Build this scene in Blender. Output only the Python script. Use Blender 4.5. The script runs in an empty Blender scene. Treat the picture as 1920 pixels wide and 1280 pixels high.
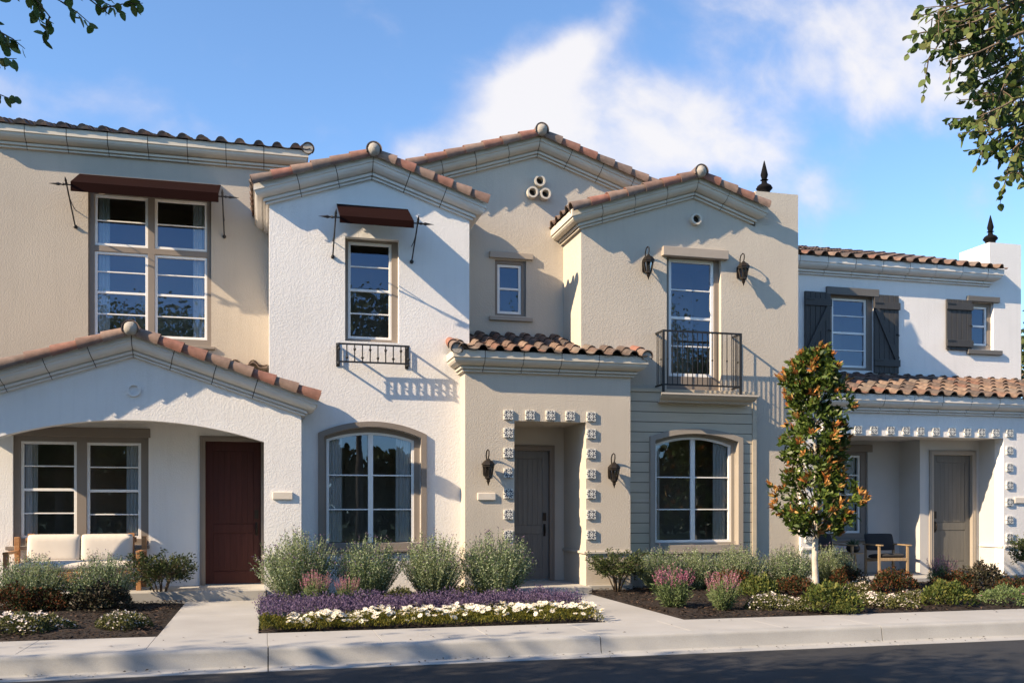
SKY_STRENGTH, CLOUD, SUN_STRENGTH, EXPOSURE = .125, 3.6, 5.0, 1.1
SKY_TINT = (.90, 1.005, 1.05, 1)
import bpy, math, random
import numpy as np
from mathutils import Vector, Matrix
from mathutils.geometry import tessellate_polygon

random.seed(7)
rng = np.random.default_rng(11)
scene = bpy.context.scene
COL = scene.collection
pi = math.pi

# ------------------------------------------------------------------ survey of the place
# Camera stands at (0, 0, 1.5); X runs along the facades, Y away from the street, Z up.
FPX, U0, HV = 1789.0, 960.0, 948.0
TH = math.atan(461.0 / 1789.0)
SI, CO = math.sin(TH), math.cos(TH)


def X(u, Y):
    c = (u - U0) / FPX
    return Y * (SI + c * CO) / (CO - c * SI)


def Z(u, v, Y):
    c = (u - U0) / FPX
    return 1.5 + (HV - v) / FPX * Y / (CO - c * SI)


def G(u, v, z=0.0):
    """ground point (x, y) seen at u, v for height z"""
    t = (1.5 - z) * FPX / (v - HV)
    c = (u - U0) / FPX
    return t * (SI + c * CO), t * (CO - c * SI)


# depths of the wall planes
YE, YP1, YF, YR, YA, YC, YCP = 16.0, 15.96, 16.38, 17.45, 18.1, 17.9, 16.3
YPB = 17.0
YSD = 16.30
SL = 0.33                      # roof pitch 4 in 12
AL = math.atan(SL)
CA, SA = math.cos(AL), math.sin(AL)


# ------------------------------------------------------------------ mesh builder
class MB:
    def __init__(self):
        self.v, self.f, self.m = [], [], []

    def add(self, vs, fs, mi=0):
        o = len(self.v)
        self.v.extend([tuple(p) for p in vs])
        for f in fs:
            self.f.append(tuple(i + o for i in f))
            self.m.append(mi)

    def box(self, x0, x1, y0, y1, z0, z1, mi=0):
        self.add([(x0, y0, z0), (x1, y0, z0), (x1, y1, z0), (x0, y1, z0),
                  (x0, y0, z1), (x1, y0, z1), (x1, y1, z1), (x0, y1, z1)],
                 [(0, 3, 2, 1), (4, 5, 6, 7), (0, 1, 5, 4), (1, 2, 6, 5), (2, 3, 7, 6), (3, 0, 4, 7)], mi)

    def obox(self, c, ax, ay, az, mi=0):
        """box from centre and three half-axis vectors"""
        c, ax, ay, az = map(Vector, (c, ax, ay, az))
        vs = [c + sx * ax + sy * ay + sz * az for sz in (-1, 1) for sx, sy in ((-1, -1), (1, -1), (1, 1), (-1, 1))]
        self.add(vs, [(0, 3, 2, 1), (4, 5, 6, 7), (0, 1, 5, 4), (1, 2, 6, 5), (2, 3, 7, 6), (3, 0, 4, 7)], mi)

    def bar(self, a, b, w, h=None, up=(0, 0, 1), mi=0):
        """square bar from a to b"""
        a, b = Vector(a), Vector(b)
        d = (b - a)
        L = d.length
        d.normalize()
        s = d.cross(Vector(up))
        if s.length < 1e-4:
            s = Vector((1, 0, 0))
        s.normalize()
        n = s.cross(d)
        h = w if h is None else h
        self.obox((a + b) / 2, d * L / 2, s * w / 2, n * h / 2, mi)

    def tube(self, pts, r, n=8, mi=0, cap=True):
        pts = [Vector(p) for p in pts]
        rs = r if isinstance(r, (list, tuple)) else [r] * len(pts)
        ref = None
        rings = []
        for i, p in enumerate(pts):
            d = (pts[min(i + 1, len(pts) - 1)] - pts[max(i - 1, 0)]).normalized()
            if ref is None:
                ref = d.orthogonal().normalized()
            ref = (ref - d * ref.dot(d))
            ref = ref.normalized() if ref.length > 1e-6 else d.orthogonal().normalized()
            b = d.cross(ref)
            rings.append([p + rs[i] * (math.cos(2 * pi * k / n) * ref + math.sin(2 * pi * k / n) * b) for k in range(n)])
        vs = [q for ring in rings for q in ring]
        fs = []
        for i in range(len(pts) - 1):
            for k in range(n):
                k2 = (k + 1) % n
                fs.append((i * n + k, i * n + k2, (i + 1) * n + k2, (i + 1) * n + k))
        if cap:
            fs.append(tuple(range(n))[::-1])
            fs.append(tuple((len(pts) - 1) * n + k for k in range(n)))
        self.add(vs, fs, mi)

    def lathe(self, prof, c=(0, 0, 0), n=16, axis='Z', mi=0):
        """prof: list of (radius, height)"""
        c = Vector(c)
        vs, fs = [], []
        for r, h in prof:
            for k in range(n):
                a = 2 * pi * k / n
                if axis == 'Z':
                    q = Vector((r * math.cos(a), r * math.sin(a), h))
                elif axis == 'Y':
                    q = Vector((r * math.cos(a), h, r * math.sin(a)))
                else:
                    q = Vector((h, r * math.cos(a), r * math.sin(a)))
                vs.append(c + q)
        for i in range(len(prof) - 1):
            for k in range(n):
                k2 = (k + 1) % n
                fs.append((i * n + k, i * n + k2, (i + 1) * n + k2, (i + 1) * n + k))
        fs.append(tuple(range(n))[::-1])
        fs.append(tuple((len(prof) - 1) * n + k for k in range(n)))
        self.add(vs, fs, mi)

    def panel(self, outer, holes, y0, y1, mi=0, mi_side=None):
        """slab in the XZ plane from y0 (street side) to y1 with openings"""
        loops = [outer] + list(holes)
        pts = [p for lp in loops for p in lp]
        tris = tessellate_polygon([[Vector((p[0], p[1], 0)) for p in lp] for lp in loops])
        n = len(pts)
        vs = [(p[0], y0, p[1]) for p in pts] + [(p[0], y1, p[1]) for p in pts]
        ft, fb = [], []
        for t in tris:
            a, b, c = (pts[i] for i in t)
            s = (b[0] - a[0]) * (c[1] - a[1]) - (b[1] - a[1]) * (c[0] - a[0])
            if abs(s) < 1e-9:
                continue
            if s < 0:
                t = (t[0], t[2], t[1])
            ft.append(tuple(t))
            fb.append((t[2] + n, t[1] + n, t[0] + n))
        o = 0
        fsd = []
        for li, lp in enumerate(loops):
            k = len(lp)
            ar = sum(lp[i][0] * lp[(i + 1) % k][1] - lp[(i + 1) % k][0] * lp[i][1] for i in range(k))
            for i in range(k):
                a, b = o + i, o + (i + 1) % k
                q = (a, a + n, b + n, b)
                ccw = ar > 0
                if (li == 0) != ccw:
                    q = q[::-1]
                fsd.append(q)
            o += k
        self.add(vs, ft + fb, mi)
        # sides share vertices with the faces
        base = len(self.v) - 2 * n
        for q in fsd:
            self.f.append(tuple(i + base for i in q))
            self.m.append(mi if mi_side is None else mi_side)

    def sheet(self, outer, y, mi=0):
        tris = tessellate_polygon([[Vector((p[0], p[1], 0)) for p in outer]])
        self.add([(p[0], y, p[1]) for p in outer], [tuple(t) for t in tris], mi)

    def build(self, name, mats, parent=None, smooth=False, bevel=0.0, local=False, recalc=False):
        me = bpy.data.meshes.new(name)
        me.from_pydata(self.v, [], self.f)
        mats = mats if isinstance(mats, (list, tuple)) else [mats]
        for m in mats:
            me.materials.append(m)
        if len(mats) > 1:
            me.polygons.foreach_set('material_index', self.m)
        if recalc:
            import bmesh
            bm = bmesh.new()
            bm.from_mesh(me)
            bmesh.ops.recalc_face_normals(bm, faces=bm.faces)
            bm.to_mesh(me)
            bm.free()
        if smooth:
            me.polygons.foreach_set('use_smooth', [True] * len(me.polygons))
            if smooth != 'all':
                me.set_sharp_from_angle(angle=math.radians(40))
        me.update()
        o = bpy.data.objects.new(name, me)
        COL.objects.link(o)
        if bevel:
            md = o.modifiers.new('edge', 'BEVEL')
            md.width, md.segments, md.limit_method, md.angle_limit = bevel, 2, 'ANGLE', math.radians(50)
        if parent is not None:
            o.parent = parent
            if not local:
                o.matrix_parent_inverse = Matrix.Translation(-parent.location)
        return o


def leaf_mesh(name, P, D, L, W, mat, parent=None, fold=0.15, pts=4, local=True, N=None):
    """leaf blades: P base points, D unit directions, L lengths, W widths (arrays)"""
    n = len(P)
    P, D = np.asarray(P, float), np.asarray(D, float)
    L = np.broadcast_to(np.asarray(L, float), (n,))[:, None]
    W = np.broadcast_to(np.asarray(W, float), (n,))[:, None]
    R = rng.normal(size=(n, 3)) if N is None else np.asarray(N, float)
    S = np.cross(D, R)
    S /= np.linalg.norm(S, axis=1, keepdims=True) + 1e-9
    U = np.cross(S, D)
    if pts == 4:
        V = np.stack([P, P + D * L * .5 + S * W * .5 + U * W * fold, P + D * L, P + D * L * .5 - S * W * .5 + U * W * fold], 1)
        k = 4
    elif pts == 8:
        sp = [(.0, 0), (.10, .26), (.32, .49), (.62, .47), (.88, .24), (1.0, 0), (.88, -.24), (.62, -.47), (.32, -.49), (.10, -.26)]
        V = np.stack([P + D * L * f + S * W * g + U * W * fold * abs(g) * 2 - U * L * .10 * f * f for f, g in sp], 1)
        k = len(sp)
    else:
        V = np.stack([P, P + D * L * .28 + S * W * .42 + U * W * fold, P + D * L * .62 + S * W * .46 + U * W * fold,
                      P + D * L - U * L * .06, P + D * L * .62 - S * W * .46 + U * W * fold, P + D * L * .28 - S * W * .42 + U * W * fold], 1)
        k = 6
    V = V.reshape(-1, 3)
    me = bpy.data.meshes.new(name)
    me.vertices.add(n * k)
    me.vertices.foreach_set('co', V.astype(np.float32).ravel())
    me.loops.add(n * k)
    me.loops.foreach_set('vertex_index', np.arange(n * k, dtype=np.int32))
    me.polygons.add(n)
    me.polygons.foreach_set('loop_start', np.arange(0, n * k, k, dtype=np.int32))
    me.materials.append(mat)
    me.update(calc_edges=True)
    me.validate()
    o = bpy.data.objects.new(name, me)
    COL.objects.link(o)
    if parent is not None:
        o.parent = parent
        if not local:
            o.matrix_parent_inverse = Matrix.Translation(-parent.location)
    return o


def tag(o, label=None, cat=None, group=None, kind=None):
    if label:
        o['label'] = label
    if cat:
        o['category'] = cat
    if group:
        o['group'] = group
    if kind:
        o['kind'] = kind
    return o


def empty(name, loc, label, cat, group=None, rz=0.0):
    o = bpy.data.objects.new(name, None)
    COL.objects.link(o)
    o.location = loc
    o.rotation_euler = (0, 0, rz)
    o.empty_display_size = 0.3
    return tag(o, label, cat, group)


def dup(root, loc, rz=0.0, sc=1.0, label=None):
    r = root.copy()
    COL.objects.link(r)
    r.location = loc
    r.rotation_euler = (0, 0, rz)
    r.scale = (sc, sc, sc) if not isinstance(sc, tuple) else sc
    if label:
        r['label'] = label
    for ch in list(root.children):
        c = ch.copy()
        COL.objects.link(c)
        c.parent = r
        for g in list(ch.children):
            d = g.copy()
            COL.objects.link(d)
            d.parent = c
    return r


# ------------------------------------------------------------------ materials
def new_mat(name):
    m = bpy.data.materials.new(name)
    m.use_nodes = True
    nt = m.node_tree
    nt.nodes.clear()
    out = nt.nodes.new('ShaderNodeOutputMaterial')
    return m, nt, out


def nd(nt, t, **kw):
    n = nt.nodes.new(t)
    for k, v in kw.items():
        if k in n.inputs.keys() if hasattr(n.inputs, 'keys') else False:
            n.inputs[k].default_value = v
        else:
            setattr(n, k, v)
    return n


def rgba(c):
    return (c[0], c[1], c[2], 1.0)


def surface(name, col, rough=.7, var=.08, vscale=1.5, bump=0.0, bscale=40.0, bdist=.01, metallic=0.0, spec=.4, col2=None,
            detail=4.0, fine=0.0, fscale=200.0, stretch=None):
    """general surface: base colour with soft variation, optional bump, optional second colour"""
    m, nt, out = new_mat(name)
    b = nt.nodes.new('ShaderNodeBsdfPrincipled')
    b.inputs['Roughness'].default_value = rough
    b.inputs['Metallic'].default_value = metallic
    b.inputs['Specular IOR Level'].default_value = spec
    tc = nt.nodes.new('ShaderNodeTexCoord')
    vec = tc.outputs['Object']
    if stretch:
        mp = nt.nodes.new('ShaderNodeMapping')
        mp.inputs['Scale'].default_value = stretch
        nt.links.new(vec, mp.inputs['Vector'])
        vec = mp.outputs['Vector']
    n1 = nt.nodes.new('ShaderNodeTexNoise')
    n1.inputs['Scale'].default_value = vscale
    n1.inputs['Detail'].default_value = detail
    nt.links.new(vec, n1.inputs['Vector'])
    cr = nt.nodes.new('ShaderNodeValToRGB')
    a = cr.color_ramp
    c2 = col2 if col2 else [min(1, c * (1 + var)) for c in col]
    c1 = col if col2 else [c * (1 - var) for c in col]
    a.elements[0].position, a.elements[0].color = .3, rgba(c1)
    a.elements[1].position, a.elements[1].color = .7, rgba(c2)
    nt.links.new(n1.outputs['Fac'], cr.inputs['Fac'])
    colo = cr.outputs['Color']
    if fine:
        n3 = nt.nodes.new('ShaderNodeTexNoise')
        n3.inputs['Scale'].default_value = fscale
        n3.inputs['Detail'].default_value = 2
        nt.links.new(vec, n3.inputs['Vector'])
        mr = nt.nodes.new('ShaderNodeMapRange')
        mr.inputs['From Min'].default_value, mr.inputs['From Max'].default_value = .3, .7
        mr.inputs['To Min'].default_value, mr.inputs['To Max'].default_value = 1 - fine, 1 + fine
        nt.links.new(n3.outputs['Fac'], mr.inputs['Value'])
        mx = nt.nodes.new('ShaderNodeVectorMath')
        mx.operation = 'SCALE'
        nt.links.new(colo, mx.inputs[0])
        nt.links.new(mr.outputs['Result'], mx.inputs['Scale'])
        colo = mx.outputs['Vector']
    nt.links.new(colo, b.inputs['Base Color'])
    if bump:
        n2 = nt.nodes.new('ShaderNodeTexNoise')
        n2.inputs['Scale'].default_value = bscale
        n2.inputs['Detail'].default_value = 3
        n2.inputs['Roughness'].default_value = .55
        nt.links.new(vec, n2.inputs['Vector'])
        bp = nt.nodes.new('ShaderNodeBump')
        bp.inputs['Strength'].default_value = bump
        bp.inputs['Distance'].default_value = bdist
        nt.links.new(n2.outputs['Fac'], bp.inputs['Height'])
        nt.links.new(bp.outputs['Normal'], b.inputs['Normal'])
    nt.links.new(b.outputs['BSDF'], out.inputs['Surface'])
    return m


def stucco(name, col, bump=.21, dist=.009):
    """hand-trowelled dash stucco: lumpy relief with faint staining"""
    m, nt, out = new_mat(name)
    b = nt.nodes.new('ShaderNodeBsdfPrincipled')
    b.inputs['Roughness'].default_value = .9
    b.inputs['Specular IOR Level'].default_value = .15
    tc = nt.nodes.new('ShaderNodeTexCoord')
    v = tc.outputs['Object']
    n1 = nt.nodes.new('ShaderNodeTexNoise')
    n1.inputs['Scale'].default_value, n1.inputs['Detail'].default_value = .7, 5
    nt.links.new(v, n1.inputs['Vector'])
    cr = nt.nodes.new('ShaderNodeValToRGB')
    cr.color_ramp.elements[0].position, cr.color_ramp.elements[0].color = .3, rgba([c * .94 for c in col])
    cr.color_ramp.elements[1].position, cr.color_ramp.elements[1].color = .7, rgba([c * 1.04 for c in col])
    nt.links.new(n1.outputs['Fac'], cr.inputs['Fac'])
    mp = nt.nodes.new('ShaderNodeMapping')
    mp.inputs['Scale'].default_value = (7, 7, .45)
    nt.links.new(v, mp.inputs['Vector'])
    ns = nt.nodes.new('ShaderNodeTexNoise')
    ns.inputs['Scale'].default_value, ns.inputs['Detail'].default_value = 1.6, 5
    nt.links.new(mp.outputs['Vector'], ns.inputs['Vector'])
    ms = nt.nodes.new('ShaderNodeMapRange')
    ms.inputs['From Min'].default_value, ms.inputs['From Max'].default_value = .5, .78
    ms.inputs['To Min'].default_value, ms.inputs['To Max'].default_value = 1.0, .95
    nt.links.new(ns.outputs['Fac'], ms.inputs['Value'])
    vs = nt.nodes.new('ShaderNodeVectorMath')
    vs.operation = 'SCALE'
    nt.links.new(cr.outputs['Color'], vs.inputs[0])
    nt.links.new(ms.outputs['Result'], vs.inputs['Scale'])
    nt.links.new(vs.outputs['Vector'], b.inputs['Base Color'])
    n2 = nt.nodes.new('ShaderNodeTexNoise')
    n2.inputs['Scale'].default_value, n2.inputs['Detail'].default_value, n2.inputs['Roughness'].default_value = 41, 2.2, .5
    n2.inputs['Distortion'].default_value = .25
    nt.links.new(v, n2.inputs['Vector'])
    r2 = nt.nodes.new('ShaderNodeMapRange')
    r2.interpolation_type = 'SMOOTHSTEP'
    r2.inputs['From Min'].default_value, r2.inputs['From Max'].default_value = .42, .60
    nt.links.new(n2.outputs['Fac'], r2.inputs['Value'])
    n3 = nt.nodes.new('ShaderNodeTexNoise')
    n3.inputs['Scale'].default_value, n3.inputs['Detail'].default_value = 70, 2
    nt.links.new(v, n3.inputs['Vector'])
    ad = nt.nodes.new('ShaderNodeMath')
    ad.operation = 'MULTIPLY_ADD'
    ad.inputs[1].default_value = .35
    nt.links.new(n3.outputs['Fac'], ad.inputs[0])
    nt.links.new(r2.outputs['Result'], ad.inputs[2])
    bp = nt.nodes.new('ShaderNodeBump')
    bp.inputs['Strength'].default_value, bp.inputs['Distance'].default_value = bump, dist
    nt.links.new(ad.outputs['Value'], bp.inputs['Height'])
    nt.links.new(bp.outputs['Normal'], b.inputs['Normal'])
    nt.links.new(b.outputs['BSDF'], out.inputs['Surface'])
    return m


def island_mat(name, cols, rough=.75, bump=.0, bscale=60, trans=0.0, spec=.3, stain=0.0):
    """each loose piece (tile, leaf, petal) takes its own colour from the list"""
    m, nt, out = new_mat(name)
    g = nt.nodes.new('ShaderNodeNewGeometry')
    cr = nt.nodes.new('ShaderNodeValToRGB')
    cr.color_ramp.interpolation = 'CONSTANT' if len(cols) > 3 else 'LINEAR'
    e = cr.color_ramp.elements
    for i, c in enumerate(cols):
        pos = i / len(cols) if cr.color_ramp.interpolation == 'CONSTANT' else i / max(1, len(cols) - 1)
        if i < 2:
            el = e[i]
            el.position = pos
        else:
            el = e.new(pos)
        el.color = rgba(c)
    nt.links.new(g.outputs['Random Per Island'], cr.inputs['Fac'])
    colo = cr.outputs['Color']
    tc = nt.nodes.new('ShaderNodeTexCoord')
    if stain:
        n = nt.nodes.new('ShaderNodeTexNoise')
        n.inputs['Scale'].default_value, n.inputs['Detail'].default_value = 9, 5
        nt.links.new(tc.outputs['Object'], n.inputs['Vector'])
        mr = nt.nodes.new('ShaderNodeMapRange')
        mr.inputs['From Min'].default_value, mr.inputs['From Max'].default_value = .35, .7
        mr.inputs['To Min'].default_value, mr.inputs['To Max'].default_value = 1 - stain, 1 + stain * .6
        nt.links.new(n.outputs['Fac'], mr.inputs['Value'])
        sc = nt.nodes.new('ShaderNodeVectorMath')
        sc.operation = 'SCALE'
        nt.links.new(colo, sc.inputs[0])
        nt.links.new(mr.outputs['Result'], sc.inputs['Scale'])
        colo = sc.outputs['Vector']
    b = nt.nodes.new('ShaderNodeBsdfPrincipled')
    b.inputs['Roughness'].default_value = rough
    b.inputs['Specular IOR Level'].default_value = spec
    nt.links.new(colo, b.inputs['Base Color'])
    if bump:
        n2 = nt.nodes.new('ShaderNodeTexNoise')
        n2.inputs['Scale'].default_value = bscale
        nt.links.new(tc.outputs['Object'], n2.inputs['Vector'])
        bp = nt.nodes.new('ShaderNodeBump')
        bp.inputs['Strength'].default_value, bp.inputs['Distance'].default_value = bump, .01
        nt.links.new(n2.outputs['Fac'], bp.inputs['Height'])
        nt.links.new(bp.outputs['Normal'], b.inputs['Normal'])
    sh = b.outputs['BSDF']
    if trans:
        t = nt.nodes.new('ShaderNodeBsdfTranslucent')
        nt.links.new(colo, t.inputs['Color'])
        mx = nt.nodes.new('ShaderNodeMixShader')
        mx.inputs['Fac'].default_value = trans
        nt.links.new(sh, mx.inputs[1])
        nt.links.new(t.outputs['BSDF'], mx.inputs[2])
        sh = mx.outputs['Shader']
    nt.links.new(sh, out.inputs['Surface'])
    return m


def glass_mat(name, refl=.16):
    m, nt, out = new_mat(name)
    tr = nt.nodes.new('ShaderNodeBsdfTransparent')
    tr.inputs['Color'].default_value = (.88, .9, .9, 1)
    gl = nt.nodes.new('ShaderNodeBsdfGlossy')
    gl.inputs['Roughness'].default_value = .012
    gl.inputs['Color'].default_value = (.60, .74, 1, 1)
    fr = nt.nodes.new('ShaderNodeFresnel')
    fr.inputs['IOR'].default_value = 1.5
    ad = nt.nodes.new('ShaderNodeMath')
    ad.operation = 'ADD'
    ad.use_clamp = True
    ad.inputs[1].default_value = refl
    nt.links.new(fr.outputs['Fac'], ad.inputs[0])
    # faint waviness of float glass
    tc = nt.nodes.new('ShaderNodeTexCoord')
    n = nt.nodes.new('ShaderNodeTexNoise')
    n.inputs['Scale'].default_value = 1.2
    nt.links.new(tc.outputs['Object'], n.inputs['Vector'])
    bp = nt.nodes.new('ShaderNodeBump')
    bp.inputs['Strength'].default_value, bp.inputs['Distance'].default_value = .06, .02
    nt.links.new(n.outputs['Fac'], bp.inputs['Height'])
    nt.links.new(bp.outputs['Normal'], gl.inputs['Normal'])
    mx = nt.nodes.new('ShaderNodeMixShader')
    nt.links.new(ad.outputs['Value'], mx.inputs['Fac'])
    nt.links.new(tr.outputs['BSDF'], mx.inputs[1])
    nt.links.new(gl.outputs['BSDF'], mx.inputs[2])
    nt.links.new(mx.outputs['Shader'], out.inputs['Surface'])
    return m


def flower_tile_mat(name):
    """glazed square tile: pale ground, dark blue four-petal figure with a ring of scrolls"""
    m, nt, out = new_mat(name)
    b = nt.nodes.new('ShaderNodeBsdfPrincipled')
    b.inputs['Roughness'].default_value = .3
    tc = nt.nodes.new('ShaderNodeTexCoord')
    sp = nt.nodes.new('ShaderNodeSeparateXYZ')
    nt.links.new(tc.outputs['Generated'], sp.inputs['Vector'])

    def M(op, a, b_=None, c=None):
        n = nt.nodes.new('ShaderNodeMath')
        n.operation = op
        for i, x in enumerate((a, b_, c)):
            if x is None:
                continue
            if isinstance(x, (int, float)):
                n.inputs[i].default_value = x
            else:
                nt.links.new(x, n.inputs[i])
        return n.outputs['Value']
    x = M('MULTIPLY_ADD', sp.outputs['X'], 2, -1)
    z = M('MULTIPLY_ADD', sp.outputs['Z'], 2, -1)
    r = M('SQRT', M('ADD', M('MULTIPLY', x, x), M('MULTIPLY', z, z)))
    a = M('ARCTAN2', z, x)
    pet = M('ABSOLUTE', M('SINE', M('MULTIPLY', a, 2)))        # 4 petals on the diagonals
    rp = M('MULTIPLY_ADD', pet, .44, .10)
    inside = M('LESS_THAN', r, rp)
    outl = M('LESS_THAN', r, M('ADD', rp, .26))
    ring = M('COMPARE', r, .88, .13)
    dash = M('GREATER_THAN', M('SINE', M('MULTIPLY', a, 12)), -.2)
    dark = M('MAXIMUM', M('SUBTRACT', outl, inside), M('MULTIPLY', ring, dash))
    mx = nt.nodes.new('ShaderNodeMix')
    mx.data_type = 'RGBA'
    mx.inputs['A'].default_value = (.62, .62, .58, 1)
    mx.inputs['B'].default_value = (.03, .04, .075, 1)
    nt.links.new(dark, mx.inputs['Factor'])
    nt.links.new(mx.outputs['Result'], b.inputs['Base Color'])
    nt.links.new(b.outputs['BSDF'], out.inputs['Surface'])
    return m


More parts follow.
